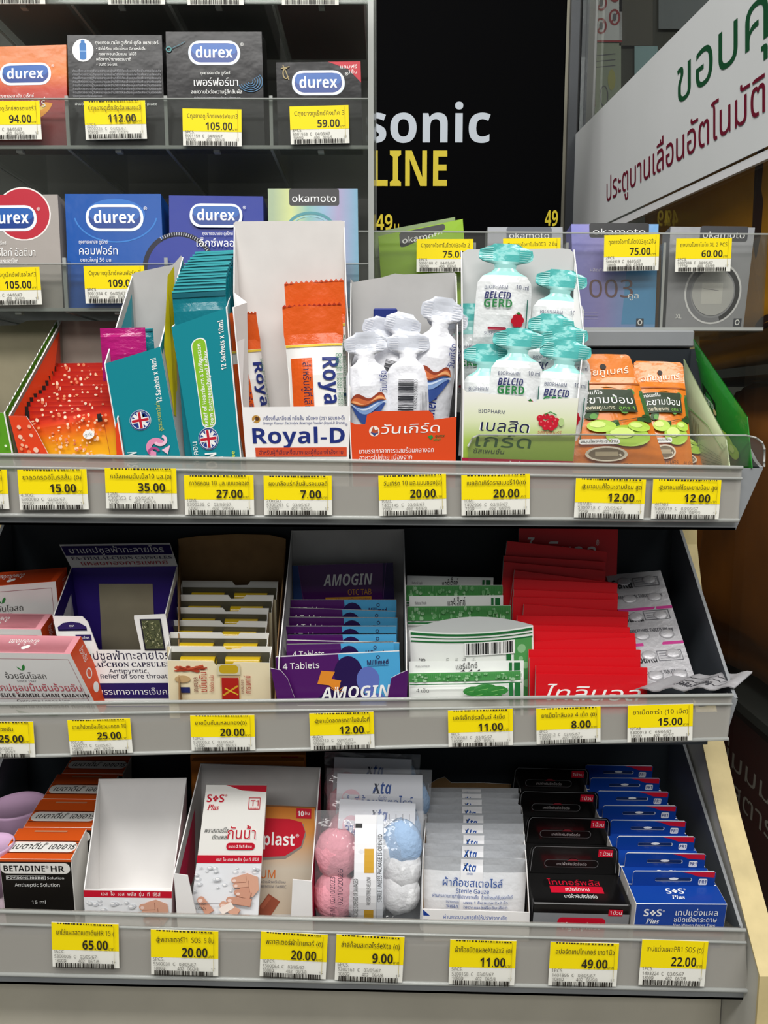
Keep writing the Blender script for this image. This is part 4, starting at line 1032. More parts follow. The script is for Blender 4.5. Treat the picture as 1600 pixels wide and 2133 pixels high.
# ------------------------------------------------------------------ MIDDLE SHELF
mat('leaf_green', '#2f8a3c', .5); mat('leaf_dark', '#2c6a34', .5)
mat('ouay_orange', '#e4501c', .4); mat('ouay_pink', '#e79aa4', .4); mat('ouay_white', '#f1efec', .45)
def leaf(a, x, y, s, m='leaf_green'):
    a.poly([(x, y), (x + 5 * s, y + 2 * s), (x + 8 * s, y + 8 * s), (x + 7 * s, y + 12 * s), (x + 2 * s, y + 8 * s)], m)
    a.poly([(x, y), (x - 2 * s, y + 4 * s), (x - 8 * s, y + 8 * s), (x - 6 * s, y + 3 * s)], m)
def ouay(label, top, f, rt, Yt, Yb, depth, main, line, side_w):
    """f: front face tl, tr, br, bl"""
    tl, tr, br, bl = P(*f[0], Yt), P(*f[1], Yt), P(*f[2], Yb), P(*f[3], Yb)
    n = (br - bl).cross(tl - bl).normalized(); d = -n * depth
    c = [bl, br, br + d, bl + d, tl, tr, tr + d, tl + d]; o = (bl + br) / 2
    t = thing('herbal_capsule_box', o, label, 'medicine box', 'herbal capsule boxes')
    b = MB(); b.hexa(c, 'ouay_white', main, 'ouay_white', 'ouay_orange')
    W = f[1][0] - f[0][0]; H = f[3][1] - f[0][1]
    a = Art(b, [bl, br, tr, tl], W, H)
    a.line([(W - 10, 0), (W - 10, H - 12), (0, H - 12)], .9, ink('#a7626a'))
    cx = W - 118
    leaf(a, cx + 3, H - 36, 1.1); a.text('อ้วยอันโอสถ', cx - 36, H - 52, 16, ink('#4d4a48'), w=82, bold=.01, res=2); a.text('SINCE 1947', cx - 16, H - 59, 5, GRY, w=38, res=1)
    a.text('แคปซูลขมิ้นชันอ้วยอัน', cx - 66, H - 78, 20, ink('#c8505e'), w=172, bold=.01)
    a.text('CAPSULE KAMIN-CHAN OUAYUN', cx - 84, H - 91, 11, ink('#3d2a2c'), w=198, f='b')
    a.line([(cx - 80, H - 94), (cx + 110, H - 94)], .7, ink('#a7626a'))
    a.text('Curcuma Longa Linn', cx - 32, H - 102, 8, ink('#5c4a4c'), w=104, f='s', res=1); a.text('บรรเทาอาการท้องอืด ท้องเฟ้อ', cx - 50, H - 114, 10, ink('#3a3030'), w=164, bold=.01)
    a.poly([(cx - 42, H - 118), (cx, H - 130), (cx + 10, H - 140), (cx - 30, H - 136)], 'leaf_dark'); a.poly([(cx + 18, H - 124), (cx + 34, H - 128), (cx + 46, H - 142), (cx + 20, H - 142)], 'leaf_dark')
    a = Art(b, [tl, tr, tr + d, tl + d], W, 40)
    a.text('อ้วยอันโอสถ', cx + 36, 30, 15, WHT, w=62, rot=180, bold=.02); a.ell(cx + 14, 12, 6, 4, WHT, 12); a.ell(cx + 20, 14, 5, 4, WHT, 12)
    a = Art(b, [br, br + d, tr + d, tr], 30, H)
    a.text('อ้วยอัน', 16, H - 12, 12, WHT, w=26, rot=-90, bold=.02); a.ring(14, H - 58, 6, 9, 2, WHT); a.ell(14, H - 88, 6, 9, WHT, 14)
    b.build('box_body', t, origin=o)
    b = MB(); e = (tr - tl).normalized(); k = d.normalized()
    b.slab([tl + k * .001 + e * .06 * 0, tr + k * .001 - e * .004, tr + d * .96 - e * .004, tl + d * .96], .0003, main); 
    fl = b.build('top_flap', t, origin=o)
    return t
ouay('white and pink herbal capsule box, front one at the left frame edge', None, [(-100, 1358), (146, 1362), (216, 1500), (-52, 1500)], None, .4505, .4665, .0185, 'ouay_pink', 1, 1)
ouay('pink topped herbal capsule box squeezed behind the front one', None, [(-80, 1309), (85, 1311), (112, 1440), (-60, 1440)], None, .4725, .488, .0175, 'ouay_pink', 1, 1)
ouay('orange topped herbal capsule box at the rear of the left pile', None, [(-72, 1226), (116, 1211), (128, 1330), (-66, 1340)], None, .4945, .506, .020, 'ouay_orange', 1, 1)

# purple carton
mat('deep_purple', '#2f1a78', .5); mat('navy_purple', '#2a1a5c', .5)
YF, YB = .4745, .516
def purp(a, W, H):
    # W 235 px, coordinates in photo pixels from the carton's lower left
    a.text('ยาแคปซูลฟ้าทะลายโจร', 14, H - 91, 24, ink('#1d1638'), w=216, bold=.02); a.text('FA-THALAI-CHON CAPSULES', 2, H - 106, 13, ink('#1d1638'), w=226, f='r')
    a.text('Antipyretic,', 96, H - 119, 12, ink('#1d1638'), w=84, bold=.01); a.text('Relief of sore throat', 76, H - 130, 12, ink('#1d1638'), w=142, bold=.01)
    a.rect(2, H - 172, W - 2, H - 140, 'navy_purple'); a.text('บรรเทาอาการเจ็บคอ', 66, H - 164, 17, WHT, w=158, bold=.015)
    # corner badge and herb picture on the two ears
    a.poly([(6, H - 30), (6, H - 22), (18, H - 14), (36, H - 11), (54, H - 14), (66, H - 22), (66, H - 30)], 'navy_purple'); a.line([(7, H - 28), (65, H - 28)], 2, ink('#b23a44')); a.text('ตรา', 31, H - 22, 7, WHT, w=10, res=1)
    a.rect(40, H - 50, 72, H - 38, 'navy_purple'); a.text('สมุนไพร', 44, H - 47, 7, WHT, w=24, res=1)
    a.rect(180, H - 72, 224, H - 8, ink('#23202c')); a.rect(183, H - 69, 221, H - 11, ink('#54583c'))
    r = random.Random(5)
    for _ in range(70):
        x, y, an = r.uniform(185, 219), r.uniform(H - 67, H - 13), r.uniform(0, 3.14); L = r.uniform(2, 6)
        xa, ya = max(184, min(220, x + L * math.cos(an))), max(H - 68, min(H - 12, y + L * math.sin(an)))
        a.line([(x, y), (xa, ya)], 1.2, ink(r.choice(('#a9a67c', '#7c7f55', '#2f3324', '#c9c6a0'))))
YFV = [(0, 1283), (.26, 1284), (.30, 1296), (.345, 1354), (.73, 1354), (.715, 1288), (.72, 1282), (1, 1279)]
t = carton('display_carton', 'open deep purple display carton with raised header flap', 'carton', F2, [(110, 1284), (345, 1280)], YF, [(148, 1182), (370, 1179)], YB,
           fb=[(150, 1500), (376, 1500)], bb=[(175, 1330), (375, 1330)], outer='ouay_white', inner='deep_purple', edge='ouay_white', artm='ouay_white', art=purp, fpoly=YFV)
o = tuple(t.location)
b = MB(); hb = [P(148, 1182, YB), P(370, 1179, YB), P(354, 1131, YB + .012), P(121, 1137, YB + .012)]
hb[3] = hb[2] + (hb[0] - hb[1]) * 1.06; b.slab(hb, .0006, 'ouay_white')
a = Art(b, hb, 230, 48, start=.0007)
a.rect(2, 23, 228, 43, 'navy_purple'); a.text('ยาแคปซูลฟ้าทะลายโจร', 14, 28, 17, WHT, w=198, bold=.015)
a.text('FA-THALAI-CHON CAPSULES', 10, 14, 9, ink('#4a4560'), w=214, f='r'); a.text('แหลมทองการแพทย์', 26, 3, 12, ink('#b02a3a'), w=186, bold=.02)
b.build('header_flap', t, origin=o)
# grey bare card lining seen in its depth
b = MB(); q = [P(206, 1216, YB - .001), P(318, 1216, YB - .001)]; zlo = F2(YB) + .002
b.slab([(q[0].x, YB - .0012, zlo), (q[1].x, YB - .0012, zlo), (q[1].x, YB - .0012, q[1].z), (q[0].x, YB - .0012, q[0].z)], .0003, 'card_olive')
b.build('card_lining', t, origin=o)

# kraft carton of turmeric wallets
carton('kraft_carton', 'tall kraft brown carton holding cream capsule wallets', 'carton', F2, [(372, 1466), (574, 1466)], .4465, [(372, 1135), (596, 1140)], .540,
       fb=[(378, 1500), (576, 1500)], outer=mat('card_buff', '#a58a62', .8), inner='card_kraft', edge='card_kraft', bpoly=[(0, 1122), (.2, 1116), (.55, 1112), (.85, 1114), (1, 1122)], bb=[(384, 1240), (590, 1240)],
       rw=[(580, 1330, .3)], lw=[(371, 1300, .4)])
mat('wallet_cream', '#efe2bd', .5); mat('capsule_yellow', '#c9a81a', .25, coat=.5); film('blister_clear', '#f2f0e4', milk=.12, milkcol='#d8d4c4', gloss=.5, rough=.1)
mat('foil_dull', '#6d6a58', .35, metal=.6); mat('wallet_white', '#f0eee6', .55)
def wallet():
    W, H, D = .062, .050, .0095
    t = thing('capsule_wallet', (0, 0, 0), None, 'capsule wallet', 'cream capsule wallets')
    w = W / 2
    b = MB(); fh = H - .0065
    fr = [(-w, 0, 0), (w, 0, 0), (w, 0, fh - .0016), (w * .30, 0, fh - .0010), (w * .26, 0, fh - .0034), (w * -.06, 0, fh - .0034), (w * -.10, 0, fh - .0006), (-w, 0, fh)]
    b.slab(fr, .0004, 'wallet_cream', 'wallet_white', 'wallet_white')
    a = Art(b, [(-w, 0, 0), (w, 0, 0), (w, 0, fh), (-w, 0, fh)], 205, 145)
    r = random.Random(9)
    for k in range(16):
        x, y = 20 + r.uniform(0, 55), 126 + r.uniform(-7, 5); a.ell(x, y, r.uniform(4, 11), r.uniform(2, 4), ink(r.choice(('#b8472c', '#c9593a', '#a83c24'))), 10)
    a.line([(24, 131), (60, 118)], 4, ink('#b8472c')); a.line([(40, 124), (72, 134)], 4, ink('#c9593a')); a.line([(30, 120), (80, 128)], 3, ink('#a83c24'))
    a.ell(30, 100, 16, 9, ink('#c9a877'), 16); a.rect(24, 66, 44, 80, ink('#28306b'))
    a.text('ยาแคปซูล', 60, 68, 14, ink('#7c2a1c'), w=36, rot=90, bold=.02); a.text('ขมิ้นชัน', 78, 68, 20, ink('#b8301c'), w=50, rot=90, bold=.03); a.text('ท้องอืด แน่น', 92, 68, 11, ink('#b8301c'), w=42, rot=90, bold=.02)
    a.rect(108, 40, 142, 104, ink('#b3231c')); a.line([(110, 60), (140, 84)], 4, ink('#e7c83c')); a.line([(140, 62), (114, 78)], 3, ink('#e7c83c'))
    a.line([(106, 38), (144, 38), (144, 107), (106, 107), (106, 38)], 1.2, ink('#d8b04a'))
    a.text('การแพทย์', 166, 66, 18, ink('#b3231c'), w=44, rot=90, bold=.02); a.text('แหลมทอง', 152, 66, 9, ink('#7c2a1c'), w=34, rot=90, res=1)
    a.rect(100, 112, 146, 138, ink('#d7cfae')); a.rrect(104, 115, 142, 136, 8, 'capsule_yellow')
    b.build('front_panel', t)
    b = MB(); b.slab([(-w, D - .0004, 0), (w, D - .0004, 0), (w, D - .0004, H), (w * .42, D - .0004, H), (w * .36, D - .0004, H - .0022), (w * .1, D - .0004, H - .0024), (w * .04, D - .0004, H), (-w, D - .0004, H)], .0004, 'wallet_white', 'wallet_cream', 'wallet_white')
    b.build('back_panel', t)
    b = MB()
    for x in (-w, w):
        b.slab([(x, 0, 0), (x, D, 0), (x, D, H), (x, 0, fh)] if x > 0 else [(x, D, 0), (x, 0, 0), (x, 0, fh), (x, D, H)], .0004, 'wallet_cream', 'wallet_white')
    b.build('side_panel', t)
    bl = MB(); bl.box((-w + .001, D * .62, .002), (w - .001, D * .66, H - .003), 'foil_dull')
    o = bl.build('blister_strip', t)
    c = MB()
    for k in range(2):
        x = -w * .42 + k * w * .88; z = H - .0085
        c.tube([(x - .0105, D * .36, z), (x - .0095, D * .36, z), (x + .0095, D * .36, z), (x + .0105, D * .36, z)], .0033, 'capsule_yellow', 10)
    ob = c.build('capsules', o); ob['label'] = 'yellow capsules'
    return t
wc = Cop(wallet())
wt = [(347, 1357, 562, 1358, 1.0), (346, 1327, 556, 1329), (344, 1301, 553, 1304), (352, 1274, 556, 1276), (365, 1247, 566, 1248), (372, 1217, 576, 1219)]
for i, q in enumerate(wt):
    M = place(F2, *q[:4], .4585 + .0118 * i, .062, .050, lean=-3)
    wc.at(M, 'cream capsule wallet, %s in the kraft carton' % ('front one with its red artwork showing' if i == 0 else ordinal(i)), 'cream capsule wallets')

# purple and blue antacid wallets
mat('amo_purple', '#4d1560', .35, coat=.2); mat('amo_blue', '#4ba3d3', .35, coat=.2); mat('amo_dark', '#24104a', .4); mat('amo_mid', '#5f6fb8', .4); mat('amo_orange', '#e08a2a', .4)
def amofront(a, W, H): pass
carton('grey_carton', 'tall plain grey carton holding purple and blue wallets', 'carton', F2, [(577, 1455), (848, 1450)], .4445, [(607, 1105), (842, 1102)], .5445, outer='amo_purple', inner='card_grey', edge='card_white',
       fb=[(592, 1500), (846, 1500)], fpoly=[(0, 1392), (.07, 1396), (.11, 1414), (.13, 1446), (.15, 1470), (.84, 1470), (.86, 1440), (.88, 1412), (.95, 1402), (1, 1396)], bb=[(612, 1300), (842, 1300)], lw=[(580, 1372, .02)], rw=[(848, 1340, .1)])
def amogin(header=False):
    W, H = .0745, .050; w = W / 2
    b = MB(); b.slab([(-w, 0, 0), (w, 0, 0), (w, 0, H), (-w, 0, H)], .0028, 'amo_blue', 'amo_purple', 'ouay_white')
    b.box((-w, .0001, H - .0006), (w, .0028, H), 'ouay_white', b=0)
    a = Art(b, [(-w, 0, 0), (w, 0, 0), (w, 0, H), (-w, 0, H)], 258, 173)
    if not header:
        a.poly([(0, 0), (150, 0), (138, 100), (130, 173), (0, 173)], 'amo_purple'); a.ell(150, 128, 30, 40, 'amo_dark', 24)
        a.poly([(60, 0), (78, 70), (112, 100), (138, 112), (165, 104), (190, 70), (200, 0)], 'amo_dark')
        a.ell(190, 112, 24, 30, 'amo_mid', 20); a.poly([(170, 0), (172, 70), (190, 84), (218, 78), (238, 50), (244, 0)], 'amo_mid')
        a.text('4 Tablets', 14, 144, 20, WHT, w=76, bold=.03); a.text('Millimed', 190, 146, 15, ink('#2a2350'), w=44, f='b'); a.ring(213, 163, 4, 4, 1.2, ink('#2a2350')); a.line([(190, 143), (234, 143)], .8, ink('#2a2350'))
        a.poly([(94, 138), (122, 134), (114, 118), (134, 113), (124, 88), (108, 104), (84, 108)], 'amo_orange')
        a.text('AMOGIN', 90, 72, 38, WHT, w=146, f='i', bold=.01)
        for an in range(0, 180, 30): a.line([(124 + 5 * math.cos(math.radians(an)), 88 + 5 * math.sin(math.radians(an))), (124 + 15 * math.cos(math.radians(an)), 88 + 20 * math.sin(math.radians(an)))], 1.4, 'amo_orange')
    else:
        a.rect(0, 0, 258, 173, 'amo_purple'); a.poly([(232, 173), (258, 173), (258, 90), (226, 90)], 'amo_dark'); a.poly([(0, 173), (14, 173), (28, 90), (0, 90)], ink('#2c4a86'))
        a.line([(14, 173), (30, 92), (226, 92), (240, 173)], 1, ink('#7a4a8c'))
        a.text('AMOGIN', 78, 138, 26, WHT, w=126, f='i'); a.text('OTC TAB', 140, 122, 13, ink('#d99a2a'), w=60); a.rect(82, 110, 200, 119, ink('#d99a2a')); a.text('Antacid Pregnant Breastfeeding', 86, 112.5, 6, ink('#4d1560'), w=110, res=1)
    o = b.build('tablet_wallet'); tag(o, None, 'tablet wallet', 'purple and blue tablet wallets'); return o
am = Cop(amogin())
at_ = [(574, 1369, 832, 1357), (597, 1343, 820, 1338), (597, 1334, 832, 1340), (599, 1322, 826, 1321), (596, 1305, 826, 1305), (602, 1286, 828, 1288), (600, 1266, 824, 1274), (606, 1250, 826, 1250)]
for i, q in enumerate(at_):
    M = place(F2, *q, .4515 + .0086 * i, .0745, .050, lean=4)
    am.at(M, 'purple and blue tablet wallet, %s in the grey carton' % ('front one with the orange bolt showing' if i == 0 else ordinal(i)), 'purple and blue tablet wallets')
hd = amogin(True); hd.matrix_world = place(F2, 609, 1178, 819, 1172, .531, .0745, .050, lean=4, zs=None); hd['label'] = 'purple tablet wallet turned back to front, rearmost in the grey carton'

# green mint packs
mat('mint_green', '#4f9a52', .35, coat=.2); mat('mint_dark', '#1f6b35', .4); mat('mint_white', '#eef1ec', .4); mat('mint_lite', '#8cc08a', .4)
def mint(kind):
    W, H = .0680, .050; w = W / 2
    b = MB(); pr = [(0, w, .0006), (.004, w, .0016), (.02, w, .0026), (.036, w, .0022), (H - .008, w, .0008), (H, w, .0003)]
    s = b.pillow(pr, 'mint_white', 8, .7, wob=.0002, seed=3, back='mint_white')
    a = Art(b, fn=lambda x, y: s((x - 117) * W / 234, y * H / 172))
    if kind == 'green':
        a.rect(0, 146, 234, 172, 'mint_green', 10, 4)
        r = random.Random(4)
        for _ in range(46): a.ell(r.uniform(8, 226), r.uniform(149, 169), r.uniform(1.5, 5), r.uniform(1.5, 5), ink(r.choice(('#a5cfa2', '#7cb87c'))), 10)
        for k in range(60): a.line([(2 + k * 3.9, 160), (2 + k * 3.9, 171)], .8, ink('#3d8042'))
        a.rect(0, 143, 234, 146, 'mint_dark', 8, 1); a.rect(206, 0, 214, 143, 'mint_dark'); a.rect(218, 0, 230, 143, 'mint_dark')
        a.text('4 เม็ด', 14, 122, 15, ink('#2a2a2a'), w=26, bold=.02)
        for dx, dy, rr in ((132, 124, 22), (158, 128, 26), (182, 124, 22), (144, 112, 18), (172, 110, 18)): a.ell(dx, dy, rr, rr * .6, ink('#2f7d35'), 14); a.line([(dx - rr * .6, dy - 2), (dx + rr * .6, dy + 4)], 1.2, ink('#7fbf6c')); 
    elif kind == 'white':
        a.rect(204, 0, 210, 168, 'mint_dark', 2, 6); a.rect(214, 0, 226, 168, 'mint_dark', 2, 6); a.text('Natural fresh', 14, 158, 7, GRY, w=28, res=1)
        a.text('แอร์เอ็กซ์', 96, 152, 20, ink('#2a2a2a'), w=44, bold=.03, rot=4)
        for x in (100, 116, 132): a.line([(x, 140), (x + 12, 150)], 3, ink('#2a2a2a'))
        a.text('air-x', 86, 128, 26, ink('#222222'), w=70, f='i')
    o = b.build('mint_sachet'); tag(o, None, 'antacid sachet', 'green and white mint sachets'); return o
mg, mw = Cop(mint('green')), Cop(mint('white'))
for (k, q, Y, lb) in (('g', (852, 1402, 1085, 1397), .451, 'front one with green leaves'), ('w', (852, 1378, 1091, 1376), .456, 'second from the front'),
                      ('g', (848, 1263, 1064, 1261), .487, 'fourth from the front, behind the opened one'), ('w', (853, 1242, 1048, 1240), .496, 'fifth from the front'),
                      ('g', (846, 1219, 1047, 1219), .505, 'sixth from the front'), ('w', (848, 1199, 1028, 1203), .514, 'rearmost')):
    (mg if k == 'g' else mw).at(place(F2, *q, Y, .0680, .050, lean=3), 'mint antacid sachet, ' + lb, 'green and white mint sachets')
# opened pack with a barcode
def opened():
    W, H = .0745, .050; w = W / 2; b = MB(); n = 14
    def fr(x, z): k = max(0, 1 - (x / w) ** 2); return -.0065 * k * (z / H) ** 1.2 - .001
    F_ = [[(-w + 2 * w * i / n, fr(-w + 2 * w * i / n, H * j / 6), H * j / 6 - (.0012 * max(0, 1 - (i / n - .5) ** 2 * 4) if j == 6 else 0)) for i in range(n + 1)] for j in range(7)]
    pts = [p for row in F_ for p in row]
    b.add(pts, [(j * (n + 1) + i, j * (n + 1) + i + 1, (j + 1) * (n + 1) + i + 1, (j + 1) * (n + 1) + i) for j in range(6) for i in range(n)], 'mint_white', True)
    Bk = [(-w + 2 * w * i / n, .0012 * max(0, 1 - (2 * i / n - 1) ** 2), H * j / 6 + (.0058 * max(0, 1 - (2 * i / n - 1) ** 2) if j == 6 else 0)) for j in range(7) for i in range(n + 1)]
    b.add(Bk, [(j * (n + 1) + i + 1, j * (n + 1) + i, (j + 1) * (n + 1) + i, (j + 1) * (n + 1) + i + 1) for j in range(6) for i in range(n)], mat('foil_inner', '#c9ccca', .4, metal=.3), True)
    a = Art(b, fn=lambda x, y: (lambda X, Z: (X, fr(X, Z) - .0002, Z - .0012 * max(0, 1 - (X / w) ** 2) * (Z / H) ** 6))((x - 127) * W / 254, y * H / 172))
    for y0, y1 in ((164, 169), (158, 160), (150, 153)): a.rect(2, y0, 252, y1, 'mint_dark', 14, 1)
    a.rect(196, 40, 206, 150, 'mint_dark', 2, 5); a.rect(212, 0, 250, 150, 'mint_green', 4, 6)
    for dx, dy, rr in ((228, 130, 9), (236, 96, 7), (226, 110, 5), (238, 60, 8), (222, 76, 6)): a.ell(dx, dy, rr, rr, 'mint_lite', 12)
    a.rect(110, 122, 214, 150, WHT, 8, 1); a.barcode(114, 124, 210, 148, BLK, n=44, seed=8)
    for k, (x, s_) in enumerate(((30, 'แอร์เอ็กซ์'), (78, 'สรรพคุณ บรรเทา'), (96, 'วิธีใช้ เคี้ยวครั้งละ'), (112, 'คำเตือน ห้ามใช้ใน'), (132, 'เด็กอายุต่ำกว่า'))): a.text(s_, x, 66, 9 if k else 16, ink('#333333'), w=52, rot=90, res=1)
    o = b.build('mint_sachet'); tag(o, None, 'antacid sachet', 'green and white mint sachets'); return o
op = opened(); op.matrix_world = place(F2, 853, 1312, 1110, 1302, .468, .0745, .050, lean=2, zs=None); op['label'] = 'torn open mint antacid sachet with its barcode facing out'

# red packs
mat('red_pack', '#d2101c', .4, coat=.1); mat('red_edge', '#e9e0dc', .5)
def redpack(header=False):
    W, H = .0672, .046; w = W / 2
    b = MB(); b.hexa([(-w, 0, 0), (w, 0, 0), (w, .0028, 0), (-w, .0028, 0), (-w, 0, H), (w, 0, H - .0002), (w, .0020, H - .0002), (-w, .0020, H)], 'red_pack', 'red_pack', 'red_pack', 'red_edge')
    a = Art(b, [(-w, 0, 0), (w, 0, 0), (w, 0, H), (-w, 0, H)], 230, 158)
    if not header: a.text('ไทลินอล', 12, 88, 54, WHT, w=198, bold=.05, shear=.3)
    else: a.text('ไทลินอล', 12, 112, 34, WHT, w=164, bold=.05, shear=.3); a.text('®', 180, 132, 9, WHT)
    o = b.build('red_tablet_pack'); tag(o, None, 'tablet pack', 'red tablet packs'); return o
rp = Cop(redpack())
def cx(x): return 760 + x / 1.905
def cy(y): return 1080 + y / 1.904
rt = [(680, 618, 1122, 622), (680, 585, 1122, 592), (655, 553, 1092, 551), (650, 521, 1095, 521), (662, 490, 1075, 470), (660, 448, 1072, 455), (662, 423, 1052, 431), (605, 385, 1043, 391), (632, 340, 1047, 369), (588, 312, 1004, 322), (592, 282, 1005, 296), (592, 240, 1003, 256), (595, 205, 998, 254), (552, 172, 956, 206), (552, 148, 955, 170), (565, 89, 962, 130)]
for i, q in enumerate(rt):
    Y = .4490 + .0049 * i
    rp.at(place(F2, cx(q[0]), cy(q[1]), cx(q[2]), cy(q[3]), Y, .0672, .046, lean=6), 'red tablet pack, %s in the long leaning row' % ('front one with white lettering above the rail' if i == 0 else ordinal(i)), 'red tablet packs')
hp = redpack(True); M = place(F2, 1082, 1084, 1288, 1086, .534, .0672, .046, lean=4); hp.matrix_world = M; hp['label'] = 'rearmost red pack standing tallest with its lettering showing'

# foil strips
mat('foil_white', '#b4b3b6', .4, metal=.3, bump=.3, bscale=200); mat('foil_pink', '#b0327c', .45)
def strip(q, Ys, name, label, nb=6):
    c = [P(u, v, Y) for (u, v), Y in zip(q, Ys)]          # bl, br, tr, tl
    o = (c[0] + c[1]) / 2; b = MB(); b.slab(c, .0006, 'foil_white')
    n = (c[1] - c[0]).cross(c[3] - c[0]).normalized()
    a = Art(b, c, 100, 200)
    t = thing(name, o, label, 'foil strip', 'foil tablet strips')
    for y in (66, 128): a.rect(0, y, 100, y + 5, 'foil_pink'); 
    for y in (20, 90, 152):
        a.text('SaRa', 6, y + 18, 24, ink('#2b2b2e'), w=34, f='b'); a.text('PARACETAMOL TABLETS 500 mg', 4, y - 9 + 8, 8, ink('#4b4b50'), w=84, f='b', res=1)
        a.line([(44, y + 20), (90, y + 20), (90, y + 36), (44, y + 36), (44, y + 20)], 1, ink('#5a5a60'))
        for k in range(3): a.line([(48, y + 24 + 4 * k), (86, y + 24 + 4 * k)], .9, ink('#7a7a80'))
    b.build('foil_sheet', t, origin=o)
    for k in range(nb):
        for s_ in (.28, .74):
            f = (k + .5) / nb; p = c[0].lerp(c[3], f).lerp(c[1].lerp(c[2], f), s_); R = (c[1] - c[0]).length * .155
            ex = (c[1] - c[0]).normalized(); ey = n.cross(ex); bb = MB(); pts = []; nn = 14
            for j, (rr, hh) in enumerate(((1, 0), (.93, .35), (.7, .55), (0, .6))):
                for i in range(nn): an = 6.2832 * i / nn; pts.append(p + ex * R * rr * math.cos(an) + ey * R * .75 * rr * math.sin(an) + n * (R * .36 * hh + .0001))
            bb.add(pts, [(j * nn + i, j * nn + (i + 1) % nn, (j + 1) * nn + (i + 1) % nn, (j + 1) * nn + i) for j in range(3) for i in range(nn)], 'foil_white', True)
            bb.build('tablet_blister', t, origin=o)
    return t
strip([(1344, 1432), (1452, 1425), (1376, 1188), (1262, 1198)], [.458, .458, .532, .532], 'foil_strip', 'silver foil tablet strip leaning beside the red packs', 6)
# strip lying over the rail
c = [P(1322, 1436, .441), P(1530, 1432, .4405), P(1568, 1399, .452), P(1392, 1410, .462)]
t = thing('foil_strip', (c[0] + c[1]) / 2, 'silver foil tablet strip lying across the rail end, its tip sticking out', 'foil strip', 'foil tablet strips'); o = tuple(t.location)
b = MB(); n = 16
def sp(s, r_): 
    p = c[0].lerp(c[1], s).lerp(c[3].lerp(c[2], s), r_); p.z += .0012 * math.sin(s * 22) * (1 - r_ * .3); return p
pts = [sp(i / n, j / 5) for j in range(6) for i in range(n + 1)]; bt_ = [p + Vector((0, .0002, -.0008)) for p in pts]; k = len(pts)
F_ = [(j * (n + 1) + i, j * (n + 1) + i + 1, (j + 1) * (n + 1) + i + 1, (j + 1) * (n + 1) + i) for j in range(5) for i in range(n)]
b.add(pts, F_, 'foil_white', True); b.add(bt_, [f[::-1] for f in F_], 'foil_white', True)
for i in range(n): b.add([pts[i], pts[i + 1], bt_[i + 1], bt_[i]], [(0, 3, 2, 1)], 'foil_white')
a = Art(b, fn=lambda x, y: sp(min(1, max(0, x / 200)), min(1, max(0, y / 40))) + Vector((0, -.0001, .0003)))
r = random.Random(2)
for j in range(3):
    x, y = 60 + j * 2, 10 + j * 9; ptsl = []
    while x < 175: ptsl.append((x, y + r.uniform(-2.5, 2.5))); x += r.uniform(4, 9)
    a.line(ptsl, .9, ink('#3b3b40'))
a.text('SaRa 500 mg', 70, 8, 12, ink('#3b3b40'), w=70, f='b', res=1)
b.build('foil_sheet', t, origin=o)
# ------------------------------------------------------------------ UPPER SHELF
def bub(a, x0, y0, x1, y1, n, seed, cols, rmax=6):
    r = random.Random(seed)
    for _ in range(n):
        x, y, s = r.uniform(x0, x1), r.uniform(y0, y1), r.uniform(rmax * .3, rmax)
        a.ell(x, y, s, s, ink(r.choice(cols)), 10)
def teeth(b, p, q, nrm, m, n=22, s=.0011):
    """perforated card edge: a row of small teeth"""
    for i in range(n):
        a_ = p.lerp(q, (i + .15) / n); c_ = p.lerp(q, (i + .65) / n); b.add([a_, c_, c_ + Vector((0, 0, s)), a_ + Vector((0, 0, s))], [(0, 1, 2, 3), (3, 2, 1, 0)], m)
mat('eno_green', '#5a9c1e', .4, coat=.2); mat('eno_orange', '#e2431c', .4, coat=.2)
def grn(a, W, H): bub(a, 4, 4, W - 4, H - 4, 60, 3, ('#cfe6b0', '#9cca6a', '#e9f3da'), 7)
def gside(b, f0, f1, k0, k1): teeth(b, f1, k1, None, 'card_white')
carton('sachet_carton', 'green bubble printed carton cut by the left frame edge', 'carton', F1, [(-150, 850), (10, 860)], .442, [(-70, 672), (119, 668)], .520, fb=[(-140, 980), (46, 980)], bb=[(-75, 820), (119, 820)],
       outer='eno_green', inner='card_olive', edge='card_white', art=grn, artR=gside, bpoly=[(0, 680), (.55, 678), (.68, 668), (1, 667)])
def org(a, W, H): 
    bub(a, 2, 2, 46, H - 4, 26, 6, ('#f6b08c', '#f3c9b0', '#f08a5c'), 6)
carton('sachet_carton', 'orange bubble printed carton of red sachets', 'carton', F1, [(18, 866), (246, 872)], .4415, [(127, 668), (296, 670)], .522, fb=[(66, 980), (275, 980)], bb=[(127, 830), (320, 830)],
       outer='eno_orange', inner=mat('card_taupe', '#9c8f84', .8, noise=.06), edge='card_white', art=org, sideart=gside, fpoly=[(0, 866), (.16, 867), (.22, 900), (.30, 962), (.92, 962), (.96, 890), (1, 872)])
grad('eno_face', [(0, '#f3b51c'), (.35, '#ef9a1c'), (.62, '#e8641c'), (.85, '#d93a1c'), (1, '#b7201a')], 'Z', .032, .058, .3, .2)
